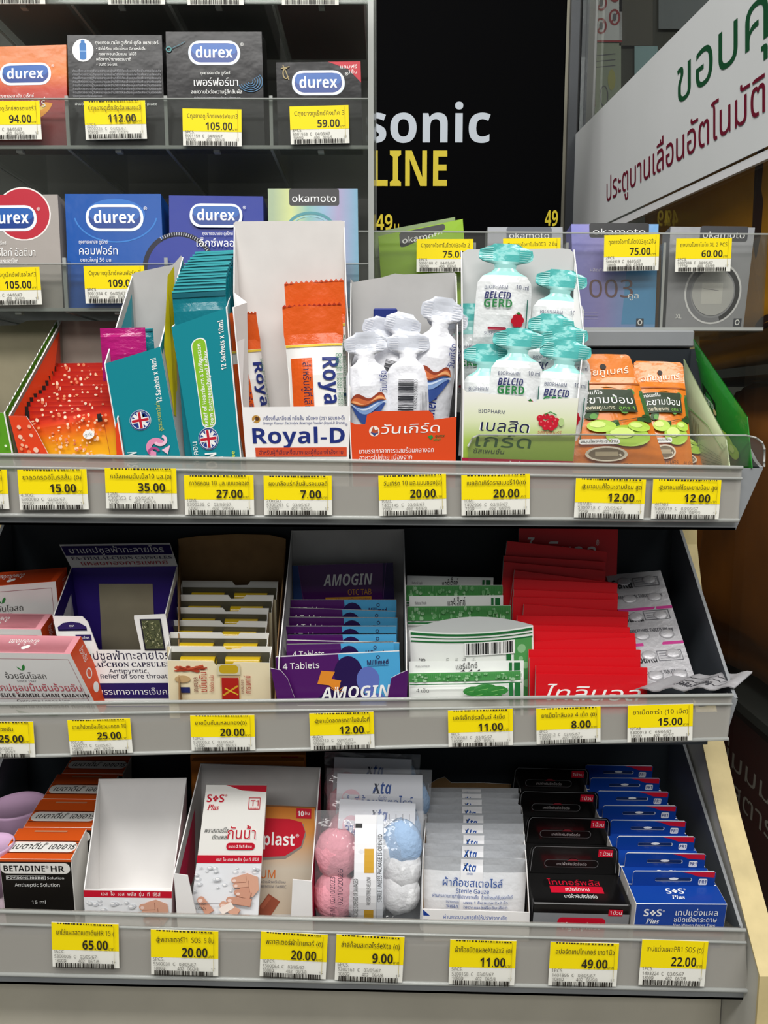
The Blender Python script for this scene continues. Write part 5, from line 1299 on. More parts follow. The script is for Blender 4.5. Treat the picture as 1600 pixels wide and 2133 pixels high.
def eno(sd=8):
    W, H = .0455, .058; w = W / 2
    b = MB(); pr = [(0, w, .0004), (.003, w, .0014), (.02, w, .0022), (H - .006, w, .0012), (H - .002, w, .0003), (H, w, .0002)]
    s = b.pillow(pr, 'eno_face', 8, .7, wob=.0003, seed=1, back=mat('eno_back', '#5a1512', .4, coat=.2))
    a = Art(b, fn=lambda x, y: s((x - 100) * W / 200, (y + 70) * H / 230), step=.00002)
    r = random.Random(sd)
    for _ in range(120):
        y = r.uniform(30, 158); sp_ = 8 + (y - 20) * .62; x = 108 + r.uniform(-sp_, sp_)
        if 3 < x < 190: a.ell(x, y, r.uniform(1.4, 4.2), r.uniform(1.4, 4.2), ink(r.choice(('#f7c9a0', '#f2a878', '#f9dcc0', '#e9825c'))), 8)
    a.ell(142, 104, 13, 10, WHT, 16); a.text('gsk', 133, 101, 9, ink('#8b8b8b'), w=17, res=1)
    a.text('Fruit Salt', 26, 40, 11, ink('#6d1a10'), w=56, f='r'); 
    a.ell(150, 38, 38, 20, ink('#f4e3d6'), 20); a.ell(150, 37, 34, 16, ink('#8b1414'), 20); a.text('ENO', 70, 4, 44, ink('#b3161c'), w=112, f='b')
    a.rect(-1, 138, 9, 160, ink('#20120f')); a.rect(168, 128, 178, 146, ink('#20120f')); a.line([(180, 0), (180, 158)], .9, ink('#a8341c'))
    o = b.build('powder_sachet'); tag(o, None, 'powder sachet', 'red bubble printed powder sachets'); return o
ens = [Cop(eno(q)) for q in (8, 21, 35, 57)]
for i, (u, v) in enumerate([(62, 868), (58, 857), (56, 847), (60, 837), (66, 828), (74, 820), (84, 813), (92, 804), (98, 793), (102, 784), (108, 774), (114, 764), (117, 757)]):
    w_ = 184 - 3.2 * i; Y = .4475 + .0052 * i
    M = place(F1, u, v, u + w_, v + (2 if i == 0 else -2), Y, .0455, .058, lean=2)
    if i == 0: M = M @ Matrix(((1, 0, -.30, 0), (0, 1, 0, 0), (0, 0, 1, 0), (0, 0, 0, 1))) @ Matrix.Translation((.006, 0, 0))
    ens[i % 4].at(Matrix(M), 'red bubble printed powder sachet, %s in its carton' % ('front one with the yellow glow' if i == 0 else ordinal(i)), 'red bubble printed powder sachets')

# two teal suspension cartons
mat('teal', '#0f8794', .35, coat=.2); mat('teal_dark', '#0a6470', .4); mat('teal_film', '#0d7683', .25, coat=.5, bump=.3, bscale=160); mat('magenta_film', '#b01270', .25, coat=.5, bump=.3, bscale=160)
mat('lime_band', '#8cc22c', .4)
def jack(a, x, y, r_):
    a.ell(x, y, r_ * 1.25, r_ * 1.25, WHT, 24); a.ell(x, y, r_, r_, ink('#1f3d8c'), 24)
    a.line([(x - r_ * .7, y - r_ * .7), (x + r_ * .7, y + r_ * .7)], r_ * .36, WHT); a.line([(x - r_ * .7, y + r_ * .7), (x + r_ * .7, y - r_ * .7)], r_ * .36, WHT)
    a.rect(x - r_, y - r_ * .28, x + r_, y + r_ * .28, WHT); a.rect(x - r_ * .28, y - r_, x + r_ * .28, y + r_, WHT)
    a.rect(x - r_ * .98, y - r_ * .15, x + r_ * .98, y + r_ * .15, ink('#c21b2f')); a.rect(x - r_ * .15, y - r_ * .98, x + r_ * .15, y + r_ * .98, ink('#c21b2f'))
    a.ring(x, y, r_ * 1.2, r_ * 1.2, r_ * .12, ink('#1f3d8c'))
def gav2(a, W, H):
    a.text('12 Sachets x 10ml', W - 16, H - 104, 15, WHT, w=86, rot=88, f='b', res=1)
    jack(a, 52, H - 132, 17); a.text('สูตรบรรเทา2เท่า', 92, H - 160, 11, ink('#d7d23c'), w=58, rot=86, bold=.02)
    a.ring(74, H - 192, 20, 20, 11, ink('#e58fb4'), a0=30, a1=260); a.ring(84, H - 178, 14, 12, 6, ink('#f4c6da'), a0=200, a1=420); a.ring(68, H - 200, 12, 10, 5, ink('#b04a86'), a0=0, a1=200); a.poly([(84, H - 198), (102, H - 190), (94, H - 208)], ink('#f4c6da'))
    a.text('ON', 14, H - 226, 20, ink('#f3c9d8'), w=22, rot=86, f='b'); a.text('GAVISCON', 30, H - 260, 26, WHT, w=64, rot=86, f='b')
def gavside(b, f0, f1, k0, k1):
    a = Art(b, [f0, k0, k1, f1], 90, 230)
    a.poly([(8, 220), (40, 262), (60, 250), (14, 120), (4, 134)], ink('#e0cf1c'))
    a.text('กาวิสคอน', 18, 180, 16, ink('#2c2a1c'), w=70, rot=70, bold=.03); a.text('ดับเบิ้ล', 44, 90, 22, WHT, w=60, rot=72, bold=.03)
carton('suspension_carton', 'leaning teal carton with grey back flap and pink sachet inside', 'carton', F1, [(217, 758), (334, 722)], .4435, [(275, 572), (382, 536)], .487, fb=[(266, 970), (394, 970)], bb=[(300, 860), (412, 850)],
       outer='teal', inner='card_grey', edge='card_white', art=gav2, artR=gavside, bpoly=[(0, 572), (.08, 568), (.6, 556), (.8, 552), (.96, 533), (1, 540)])
def gsach(m, W=.034, H=.05):
    b = MB(); w = W / 2; pr = [(0, w, .0004), (.004, w, .0016), (H * .5, w, .0026), (H - .010, w, .0016), (H - .006, w, .0004), (H, w, .0003)]
    s = b.pillow(pr, m, 8, .7, wob=.0003, seed=5)
    if m == 'teal_film':
        a = Art(b, fn=lambda x, z: s(x, z)); a.rect(-w, H - .0008, w, H, ink('#3fb0b8'), 6, 1); a.rect(-w, H - .0034, w, H - .0012, ink('#0b5f6c'), 6, 1)
    if m == 'magenta_film':
        a = Art(b, fn=lambda x, z: s(x, z)); 
        for k in range(14): a.rect(-w + .002 + k * (W - .004) / 14, H - .0072, -w + .0034 + k * (W - .004) / 14, H - .0069, ink('#e8a8cc'))
    o = b.build('liquid_sachet'); tag(o, None, 'liquid sachet', 'teal liquid sachets' if m == 'teal_film' else None); return o
g1 = gsach('magenta_film', .0275, .06); g1.matrix_world = place(F1, 208, 684, 302, 682, .452, .0275, .06, lean=0, zs=.5); g1['label'] = 'magenta sachet sticking up out of the shorter teal carton'
g2 = gsach('teal_film', .030, .06); tag(g2, 'teal sachet just behind the magenta one', None, None); g2.matrix_world = place(F1, 228, 688, 318, 684, .462, .030, .06, lean=0, zs=.5); 
if 'group' in g2: del g2['group']
def gav1(a, W, H):
    a.rrect(34, H - 226, 66, H - 40, 14, WHT); a.rrect(36, H - 224, 64, H - 42, 13, 'lime_band'); 
    a.text('Relief of Heartburn & Indigestion', 48, H - 221, 12, WHT, w=170, rot=88, f='b', res=1); a.text('From Gastroesophageal Reflux', 61, H - 221, 12, WHT, w=152, rot=88, f='b', res=1)
    a.text('12 Sachets x 10ml', W - 14, H - 116, 15, WHT, w=96, rot=88, f='b', res=1)
    jack(a, 44, H - 248, 19)
    a.text('กาวิสคอน', 14, H - 316, 18, WHT, w=66, rot=88, bold=.03); a.text('GAVISCON', 54, H - 396, 38, WHT, w=118, rot=88, f='b')
    a.text('SUSPENSION', 70, H - 350, 10, WHT, w=62, rot=88, res=1); a.text('MINT FLAVOUR', 79, H - 350, 8, WHT, w=60, rot=88, res=1); a.text('Sugar Free', 100, H - 340, 13, ink('#c9d84a'), w=60, rot=88, f='b', res=1)
carton('suspension_carton', 'tall leaning teal carton with lime green band and teal sachets on top', 'carton', F1, [(357, 681), (473, 641)], .4405, [(400, 640), (486, 600)], .494, fb=[(417, 970), (512, 970)], bb=[(430, 900), (516, 900)],
       outer='teal', inner='card_white', edge='card_white', art=gav1)
gs = Cop(gsach('teal_film', .0335, .110))
for i in range(14):
    f = i / 13.0; u0 = 360 + 46 * f ** 1.5 if i else 358; w_ = 112 - 26 * f; v = 604 - 82 * f ** .9
    Y = .4462 + .0034 * i
    M = place(F1, u0, v + 3, u0 + w_, v - 3 + 2 * (i % 2), Y, .0335, .110, lean=.5)
    gs.at(M, 'teal liquid sachet, %s in the tall teal carton' % ordinal(i), 'teal liquid sachets')

# electrolyte carton
mat('rd_orange', '#df5a16', .3, coat=.4, bump=.2, bscale=200); mat('rd_white', '#f3f2ee', .35, coat=.2); mat('rd_navy', '#1f2f78', .4)
def royal(a, W, H):
    a.ell(28, H - 25, 9, 8, ink('#b98a3a'), 16); a.ell(30, H - 24, 5, 4, ink('#5c3a1c'), 12); a.line([(22, H - 30), (32, H - 20)], 2, WHT)
    a.text('เครื่องดื่มเกลือแร่ กลิ่นส้ม ชนิดผง (ตรา รอแยล-ดี)', 42, H - 27, 11, ink('#3b4a86'), w=172, res=1); a.text('Orange Flavour Electrolyte Beverage Powder (Royal-D Brand)', 42, H - 36, 7, ink('#3b4a86'), w=172, f='l', res=1)
    a.text('Royal-D', 18, H - 75, 44, 'rd_navy', w=196, f='b', bold=.02); a.text('®', 215, H - 40, 7, 'rd_navy')
    a.rect(22, H - 103, 218, H - 84, ink('#cf4a26')); a.text('สำหรับผู้ที่เสียเหงื่อมากและผู้ที่ออกกำลังกาย', 30, H - 98, 12, ink('#2b1a3a'), w=180, bold=.02)
carton('electrolyte_carton', 'white electrolyte powder carton with large navy lettering and tall bare back', 'carton', F1, [(504, 848), (727, 846)], .4415, [(487, 466), (718, 461)], .478, fb=[(519, 970), (727, 970)], bb=[(514, 800), (722, 800)],
       art=royal, inner=mat('card_bare', '#dad6d2', .75, noise=.03), bpoly=[(0, 466), (.02, 462), (.97, 460), (1, 463)], lw=[(484, 640, .12), (512, 630, .5), (486, 610, .6)], rw=[(728, 700, .5), (722, 600, .8)])
def royals():
    W, H = .0325, .120; w = W / 2
    b = MB(); pr = [(0, w * .96, .0005), (.004, w * .96, .0025), (.02, w * .92, .0055), (.080, w * .92, .0045), (.098, w * .96, .002), (.104, w, .0006), (H, w, .0004)]
    s = b.pillow(pr, 'rd_white', 12, .7, wob=.0006, seed=7, bandmat=lambda z: 'rd_orange' if z > .098 else 'rd_white')
    a = Art(b, fn=lambda x, z: s(x, z))
    a.rect(-w * .95, .0965, w * .95, .0978, ink('#e8c83c'), 10, 1)
    a.rect(-w * .80, .010, -w * .08, .0900, 'rd_orange', 6, 14)
    a.text('Royal-D', w * .26, .0900, .0125, 'rd_navy', w=.043, rot=-90, f='b', bold=.02)
    a.text('สำหรับผู้ที่เสียเหงื่อมาก', -w * .40, .0875, .0056, ink('#23204a'), w=.046, rot=-90, bold=.02)
    for k in range(3): a.text('Orange Flavour Electrolyte Powder', w * (.72 + .09 * k), .092, .0022, ink('#4f8a6a'), w=.048, rot=-90, res=1)
    for k in range(12): x = -w + W * k / 12; b.add([(x, -.0006, H - .0002), (x + W / 12, -.0006, H - .0002), (x + W / 24, -.0004, H + .0012)], [(0, 1, 2), (2, 1, 0)], 'rd_orange')
    o = b.build('electrolyte_sachet'); tag(o, None, 'powder sachet', 'orange topped electrolyte sachets'); return o
rs = Cop(royals())
rs.at(place(F1, 588, 640, 712, 634, .4545, .0325, .120, lean=3, zs=None), 'orange topped electrolyte sachet at the front right of the white carton', 'orange topped electrolyte sachets')
rs.at(place(F1, 592, 592, 716, 584, .463, .0325, .120, lean=2, zs=None), 'orange topped electrolyte sachet behind the front right one, only its orange top seen', 'orange topped electrolyte sachets')
M = place(F1, 502, 664, 560, 740, .452, .0325, .120, lean=3, zs=None)
Mr = MX((P(548, 846, .4645).x, .4645, F1(.4645) + .001), lean=3, yaw=50, roll=-7) @ Matrix.Diagonal((.95, 1, .95, 1))
rs.at(Mr, 'orange topped electrolyte sachet turned sideways at the left of the white carton', 'orange topped electrolyte sachets')

# spouted sachets
mat('spout_white', '#e3e4e9', .25, coat=.4, bump=.6, bscale=120); mat('spout_tip', '#d5d9e2', .2, coat=.5, bump=.25, bscale=140)
mat('bel_white', '#e6e9e9', .25, coat=.4, bump=.6, bscale=120); mat('bel_teal', '#57b9b4', .2, coat=.5, bump=.25, bscale=140); mat('bel_teal2', '#9ed5d0', .2, coat=.5)
def spout(name, W, H, wm, tm, tm2, z1, z2, seed, draw=None):
    w = W / 2; b = MB()
    pr = [(0, w, .0005), (H * .03, w, .002), (H * .15, w, .0045), (H * .35, w, .0062), (H * .55, w * .98, .0058), (H * .65, w * .95, .0045), (H * .71, w * .78, .0034), (H * .75, w * .48, .0026), (H * .78, w * .37, .0022), (H * .815, w * .40, .0018), (H * .84, w * .80, .0012), (H * .865, w * .95, .0008), (H * .90, w * .97, .0006), (H * .945, w * .93, .0005), (H * .965, w * .70, .0005), (H * .985, w * .50, .0004), (H, w * .42, .0003)]
    s = b.pillow(pr, wm, 14, .8, wob=.0009, seed=seed, bandmat=lambda z: tm if z > H * z2 else (tm2 if z > H * z1 else wm))
    a = Art(b, fn=lambda x, z: s(x, z))
    for k in range(7):                                # crimped wings
        z = H * (.845 + .019 * k)
        for sg_ in (-1, 1): a.rect(sg_ * w * .86 if sg_ < 0 else w * .46, z, -w * .46 if sg_ < 0 else w * .86, z + H * .005, tm2, 4, 1)
    if draw: draw(a, w, H)
    return b.build(name)
def onek(a, w, H):
    a.text('OnKerd', w * .30, H * .06, .0085, 'rd_navy', w=.016, rot=90, f='i')
    F = H * .36
    def band_(lo, hi, m, n=18):
        a.up(); A = []; B = []
        for k in range(n + 1):
            t = k / n; x = -w * .82 + w * 1.64 * t; A.append(a.pt(x, F + lo(t))); B.append(a.pt(x, F + hi(t)))
        a.mb.add(A + B, [(k, k + 1, n + 2 + k, n + 1 + k) for k in range(n)], m)
    wave = lambda t: .0035 + .0018 * math.sin(6.0 * t + 2.6)
    dome = lambda t: max(0, math.sin(math.pi * t)) ** .6
    band_(wave, lambda t: wave(t) + dome(t) * (.0062 + .0030 * math.sin(7 * t + .6)), ink('#8f3a22'))
    band_(lambda t: wave(t) + .0006 * dome(t), lambda t: wave(t) + dome(t) * (.0040 + .0022 * math.sin(7 * t + .6)), ink('#c9683a'))
    band_(lambda t: wave(t) + .0010 * dome(t), lambda t: wave(t) + dome(t) * (.0022 + .0014 * math.sin(7 * t + 1.4)), ink('#e8a870'))
    band_(lambda t: wave(t) - .0115 * dome(t) ** 1.3, lambda t: wave(t) - .0006, ink('#2f4a8c'))
    band_(lambda t: wave(t) - .0050 * dome(t) ** 1.3, lambda t: wave(t) - .0012, ink('#7f9cc9'))
    band_(lambda t: wave(t) - .0026 * dome(t) ** 1.3, lambda t: wave(t) - .0016, ink('#c9d7ea'))
    a.text('วันเกิร์ด', w * .88, H * .50, .0055, 'rd_navy', w=.012, rot=90, bold=.02)
    for k in range(4): a.line([(-w * .62 + k * w * .17, H * .05), (-w * .62 + k * w * .17, H * .20)], .0002, GRY)
def onek_b(a, w, H):
    a.barcode(-w * .42, H * .34, w * .28, H * .60, ink('#23252c'), n=26, seed=5, rot=True)
    a.text('8 851473 000830', w * .44, H * .35, .0028, ink('#23252c'), w=.017, rot=90, res=1)
    for k in range(5): a.line([(w * (.6 + k * .07), H * .1), (w * (.6 + k * .07), H * .5)], .0002, GRY)
def bel(a, w, H):
    a.text('BIOPHARM', -w * .72, H * .578, .0030, ink('#24305c'), w=w * .80, f='s', bold=.01, res=1)
    a.text('10 ml', w * .38, H * .585, .0036, ink('#24305c'), w=w * .46, f='s', bold=.01, res=1)
    a.text('BELCID', -w * .72, H * .49, .0058, ink('#2b2f66'), w=w * .92, f='i', bold=.02)
    a.text('GERD', -w * .72, H * .415, .0066, ink('#1f7a3c'), w=w * .98, f='b', bold=.02)
    for dx, dy in ((.42, .33), (.54, .345), (.36, .30), (.5, .30), (.62, .315), (.44, .275), (.56, .28)): a.ell(w * dx, H * dy, w * .12, H * .03, ink('#c1162c'), 10)
    a.poly([(w * .4, H * .365), (w * .52, H * .385), (w * .6, H * .36)], ink('#2f7d35'))
    a.rrect(-w * .55, H * .215, w * .1, H * .24, .0008, ink('#a3243c')); a.text('SUSPENSION', -w * .66, H * .17, .0026, ink('#24305c'), w=w * .8, res=1)
    for k in range(3): a.line([(w * .82, H * .1), (w * .82, H * .5)], .0006, ink('#2b6a5c'))
mat('kerd_orange', '#dc4a1c', .4, coat=.1)
def kerd(a, W, H):
    a.ell(52, H - 24, 11, 11, ink('#f2e6dc'), 18); a.poly([(44, H - 28), (50, H - 14), (54, H - 22), (60, H - 20), (60, H - 30)], ink('#b5502c')); a.poly([(44, H - 26), (52, H - 34), (61, H - 26), (54, H - 28)], ink('#2f4f8c'))
    a.text('วันเกิร์ด', 66, H - 30, 26, WHT, w=122, bold=.035, shear=.12)
    a.poly([(164, H - 38), (172, H - 35), (176, H - 40), (170, H - 45)], ink('#2f8a3c')); a.text('QUICK', 180, H - 40, 6, ink('#1f5a2c'), w=20, f='i', res=1); a.text('MINT', 176, H - 47, 6, ink('#2f8a3c'), w=16, f='i', res=1)
    a.text('ยาบรรเทาอาการแสบร้อนกลางอก', 18, H - 70, 14, WHT, w=158, bold=.02, shear=.1); a.text('อาหารไม่ย่อย เนื่องจาก', 18, H - 84, 14, WHT, w=112, bold=.02, shear=.1); a.text('กรดไหลย้อน', 22, H - 108, 22, ink('#2b1a3a'), w=110, bold=.03, shear=.1)
carton('antacid_carton', 'orange fronted antacid carton with torn grey back', 'carton', F1, [(727, 876), (951, 868)], .4415, [(730, 586), (951, 572)], .486, fb=[(736, 970), (949, 970)], bb=[(746, 850), (948, 850)],
       outer='card_white', artm='kerd_orange', inner='card_grey', art=kerd, fpoly=[(0, 877), (.06, 884), (.15, 884), (.17, 864), (.24, 857), (.74, 855), (.78, 862), (.79, 874), (1, 868)],
       bpoly=[(0, 580), (.03, 588), (.3, 578), (.42, 570), (.5, 572), (.98, 568), (1, 572)], rw=[(955, 700, .4)])
kd = Cop(spout('spout_sachet', .026, .070, 'spout_white', 'spout_tip', 'spout_white', .80, .83, 3, onek)); tag(kd.r, None, 'liquid sachet', 'white spouted sachets')
kb = Cop(spout('spout_sachet', .026, .070, 'spout_white', 'spout_tip', 'spout_white', .80, .83, 6, onek_b)); tag(kb.r, None, 'liquid sachet', 'white spouted sachets')
def sp_at(c, u, v, wpx, Y, W, H, roll, lean, label, group, zs=1.0):
    """top centre of the sachet at pixel (u, v), body wpx pixels wide, true height"""
    top = P(u, v, Y); s = pxw(wpx, u, v, Y) / W; l = math.radians(lean); rr = math.radians(roll)
    R = Matrix.Rotation(rr, 4, 'Y') @ Matrix.Rotation(-l, 4, 'X')
    up = R @ Vector((0, 0, 1)); base = top - up * H * zs
    return c.at(Matrix.Translation(base) @ R @ Matrix.Diagonal((s, 1, zs, 1)), label, group)
KW = 'white spouted sachet '; KG = 'white spouted sachets'
sp_at(kd, 760, 692, 92, .4562, .026, .070, -3, 4, KW + 'with a flame drop print at the left of the orange carton', KG)
sp_at(kb, 851, 690, 92, .4575, .026, .070, 1, 4, KW + 'with its barcode facing out', KG)
sp_at(kd, 925, 620, 92, .4650, .026, .070, 8, 4, KW + 'tilting right at the right side of the orange carton', KG, 1.15)
sp_at(kd, 938, 640, 88, .4720, .026, .070, 11, 3, KW + 'behind the one tilting right', KG, 1.1)
sp_at(kb, 845, 652, 80, .4660, .026, .070, 14, 5, KW + 'leaning behind the barcoded one', KG, 1.05)
sp_at(kd, 800, 662, 80, .4700, .026, .070, 16, 5, KW + 'leaning behind the leftmost flame drop one', KG, 1.05)
A, B = P(778, 642, .480), P(828, 640, .480)
m_ = MB(); m_.box((A.x, .480, F1(.48)), (B.x, .4825, A.z), 'rd_navy', b=.0008); ob = m_.build('spout_sachet', origin=((A.x + B.x) / 2, .48, F1(.48))); tag(ob, 'dark blue backed sachet deep in the orange fronted carton', 'liquid sachet')

grad('bel_front', [(0, '#8fb23a'), (.3, '#a9c455'), (.6, '#dfe6bd'), (1, '#f3f2ea')], 'Z', .030, .068, .4, .1)
def belf(a, W, H):
    a.text('BIOPHARM', 34, H - 40, 10, ink('#24305c'), w=56, res=1, bold=.01)
    a.text('เบลสิด', 36, H - 76, 32, WHT, w=106, bold=.10, shear=.15); a.text('เบลสิด', 38, H - 76, 32, ink('#1c1f4a'), w=102, bold=.05, shear=.15)
    a.text('เกิร์ด', 28, H - 108, 36, WHT, w=118, bold=.10, shear=.15); a.text('เกิร์ด', 28, H - 108, 36, ink('#2c5c1c'), w=118, bold=.05, shear=.15)
    a.text('ซัสเพนชั่น', 24, H - 122, 13, ink('#22401c'), w=66, bold=.03, shear=.15)
    for dx, dy in ((164, 44), (176, 40), (188, 43), (198, 48), (168, 54), (182, 53), (194, 57), (176, 62), (188, 63)): a.ell(dx, H - dy, 7.5, 6.5, ink('#c9182f'), 12); a.ell(dx - 2, H - dy + 2, 2, 1.6, ink('#ea6a74'), 8)
    a.line([(172, H - 36), (184, H - 30), (198, H - 36)], 2, ink('#2f8a3c')); a.ell(208, H - 50, 6, 9, ink('#b5cf8a'), 10)
    a.text('รสราสเบอร์รี่', 160, H - 76, 9, ink('#b3243c'), w=50, bold=.02)
    a.rect(0, 0, W, H - 132, ink('#a3163a')); a.text('บรรเทาอาการกรดไหลย้อน', 20, H - 144, 10, WHT, w=120, res=1)
carton('antacid_carton', 'pale green and cream antacid carton with a raspberry picture', 'carton', F1, [(964, 815), (1205, 832)], .4415, [(960, 522), (1197, 520)], .488, fb=[(962, 970), (1188, 970)], bb=[(968, 800), (1192, 800)],
       artm='bel_front', inner=mat('card_cool', '#cfd0cf', .75), art=belf, fpoly=[(0, 808), (.03, 816), (.55, 826), (.56, 836), (.64, 837), (.64, 832), (1, 829)],
       bpoly=[(0, 528), (.06, 520), (.9, 518), (.96, 520), (1, 530)], rw=[(1218, 700, .5)])
bs = Cop(spout('spout_sachet', .030, .066, 'bel_white', 'bel_teal', 'bel_teal2', .70, .83, 9, bel)); tag(bs.r, None, 'liquid sachet', 'teal topped spouted sachets')
BW = 'teal topped spouted sachet '; BG = 'teal topped spouted sachets'
for (u, v, w_, Y, roll, lean, zs, lb) in ((1056, 508, 118, .4760, 3, 4, 1.0, 'standing tallest with its raspberry print showing'), (1172, 562, 112, .4820, 5, 4, 1.0, 'second tallest, at the right of the pale green carton'),
                                          (982, 632, 100, .4830, 0, 4, 1.0, 'deep at the left, behind the tallest one'), (1150, 654, 100, .4720, 3, 4, 1, 'just above the front right one, rearmost of those'), (1174, 680, 104, .4660, -4, 4, 1, 'squeezed between the front right one and those above'),
                                          (1015, 716, 100, .4610, 2, 4, 1, 'low at the front left of the pale green carton'), (1082, 684, 112, .4572, 3, 4, 1, 'in the front middle of the pale green carton'), (1181, 708, 112, .4572, 5, 4, 1, 'at the front right of the pale green carton')):
    sp_at(bs, u, v, w_, Y, .030, .066, roll, lean, BW + lb, BG, zs)

# orange herbal lozenge bags
mat('bag_orange', '#d9781e', .3, coat=.4, bump=.25, bscale=120); mat('bag_green', '#1c7a24', .3, coat=.4, bump=.2, bscale=120); mat('bag_pale', '#bccaa0', .35, coat=.3); mat('fruit', '#a9cc4a', .4); mat('fruit2', '#cbe07c', .4)
def herb(W, H, seed):
    w = W / 2; b = MB(); pr = [(0, w, .0006), (.003, w, .002), (H * .3, w, .0045), (H * .6, w * .99, .0038), (H * .75, w * .985, .0018), (H * .80, w * .98, .0008), (H * .96, w * .975, .0005), (H * .985, w * .95, .0004), (H, w * .86, .0003)]
    s = b.pillow(pr, 'bag_orange', 10, .7, wob=.0004, seed=seed); a = Art(b, fn=lambda x, y: s((x - 60) * W / 120, y * H / 230))
    a.rect(0, 168, 119, 171, ink('#9c4f12'), 8, 1); a.ell(60, 204, 6, 5.5, ink('#1c130c'), 16)
    a.text('อภัยภูเบศร์', 14, 184, 17, ink('#f6ead6'), w=92, shear=.2, rot=5)
    a.poly([(0, 92), (0, 158), (60, 162), (119, 156), (119, 96), (60, 84)], ink('#2d5c22')); bub(a, 6, 96, 112, 152, 20, seed, ('#3f7a2c', '#24481c', '#55903a'), 9)
    a.rect(6, 112, 100, 156, ink('#23331a')); a.text('ยาอมแก้ไอ', 10, 146, 10, WHT, w=40, bold=.02); a.text('มะขามป้อม', 10, 128, 20, WHT, w=86, bold=.025); a.text('ตราอภัยภูเบศร', 10, 116, 10, ink('#e7e0c0'), w=56, bold=.02); a.text('สูตร 1', 72, 116, 9, ink('#7fc04a'), w=24, bold=.02)
    for x, y, rx, ry in ((78, 66, 30, 20), (44, 84, 20, 12), (96, 84, 16, 10)): a.ell(x, y, rx, ry, 'fruit', 20); a.ell(x - rx * .25, y + ry * .25, rx * .55, ry * .5, 'fruit2', 14)
    a.line([(20, 100), (60, 92), (110, 104)], 1.2, ink('#4a3a1c'))
    a.rrect(14, 50, 66, 60, 4, WHT); a.text('สมุนไพรประจำบ้าน', 17, 53, 7, BLK, w=46, res=1)
    a.ell(48, 32, 26, 14, ink('#e7dcc8'), 22); a.ell(48, 32, 22, 11, ink('#7a6a54'), 20); a.rect(34, 28, 62, 36, ink('#b8a98c')); a.text('อภัยภูเบศร', 22, 8, 12, ink('#4a2410'), w=56, shear=.15)
    a.text('40 เม็ด', 92, 8, 8, ink('#4a2410'), w=22)
    o = b.build('lozenge_bag'); tag(o, None, 'lozenge bag', 'orange herbal lozenge bags'); return o
def bagat(o, q, label):
    """q: top-left, top-right, bottom-right, bottom-left pixels with depths; a plain rigid placement with shear of the bag's own slump"""
    tl, tr, br, bl = [P(*p) for p in q]; W, H = .040, .068
    ex = ((tr - tl) + (br - bl)) / 2; ez = ((tl - bl) + (tr - br)) / 2; base = (bl + br) / 2; ey = -ex.cross(ez).normalized()
    if ey.y < 0: ey = -ey
    ex = ex / W; ez = ez / H
    o.matrix_world = Matrix(((ex.x, ey.x, ez.x, base.x), (ex.y, ey.y, ez.y, base.y), (ex.z, ey.z, ez.z, base.z), (0, 0, 0, 1)))
    o['label'] = label
hb = herb(.040, .068, 3)
me_ = hb.data
def bag_copy(): 
    c = hb.copy(); COL.objects.link(c); return c
def bagq(o, q, label):
    tl, tr, br, bl = [P(*p) for p in q]; bm = o.data.copy(); o.data = bm
    n = (br - bl).cross(tl - bl).normalized(); og = (bl + br) / 2
    for v in bm.vertices:
        s_, t_ = v.co.x / .040 + .5, v.co.z / .068
        p = bl.lerp(br, s_).lerp(tl.lerp(tr, s_), t_) - n * v.co.y - og; v.co = p
    o.matrix_world = Matrix.Translation(og); o['label'] = label
b2 = bag_copy(); b3 = bag_copy()
bagq(hb, [(1190, 738, .470), (1313, 738, .470), (1392, 985, .447), (1176, 985, .447)], 'orange herbal lozenge bag at the front, beside the pale green carton')
bagq(b2, [(1318, 752, .488), (1424, 755, .488), (1444, 980, .456), (1344, 980, .456)], 'orange herbal lozenge bag with a round hang hole behind the front one')
bagq(b3, [(1300, 800, .500), (1380, 840, .500), (1500, 985, .470), (1400, 985, .470)], 'orange herbal lozenge bag slumped behind the others, mostly hidden')
# green bags leaning on the tray side
def flatbag(q, label, m, draw, th=.003):
    c = [PX(u, v, X) for u, v, X in q]; o = c[0]; n = (c[1] - c[0]).cross(c[3] - c[0]).normalized(); b = MB(); N = 10
    def sf(s_, t_): p = c[0].lerp(c[1], s_).lerp(c[3].lerp(c[2], s_), t_); return p + n * th * (16 * s_ * (1 - s_) * t_ * (1 - t_)) ** .6
    pts = [sf(i / N, j / N) for j in range(N + 1) for i in range(N + 1)]; bk = [c[0].lerp(c[1], i / N).lerp(c[3].lerp(c[2], i / N), j / N) - n * .0006 for j in range(N + 1) for i in range(N + 1)]
    F_ = [(j * (N + 1) + i, j * (N + 1) + i + 1, (j + 1) * (N + 1) + i + 1, (j + 1) * (N + 1) + i) for j in range(N) for i in range(N)]
    b.add(pts, F_, m, True); b.add(bk, [f[::-1] for f in F_], m)
    for j in range(N): b.add([pts[j * (N + 1)], pts[(j + 1) * (N + 1)], bk[(j + 1) * (N + 1)], bk[j * (N + 1)]], [(0, 1, 2, 3)], m); k = N; b.add([pts[j * (N + 1) + k], pts[(j + 1) * (N + 1) + k], bk[(j + 1) * (N + 1) + k], bk[j * (N + 1) + k]], [(3, 2, 1, 0)], m)
    a = Art(b, fn=lambda x, y: sf(min(1, max(0, x / 100)), min(1, max(0, y / 100))), start=0); 
    old = a.pt
    def pt(x, y): p = old(x, y); return (p[0] + n.x * (a.h + .0002), p[1] + a.h + n.y * (a.h + .0002), p[2] + n.z * (a.h + .0002))
    a.pt = pt; draw(a); ob = b.build('lozenge_bag', origin=tuple(o)); tag(ob, label, 'lozenge bag'); return ob
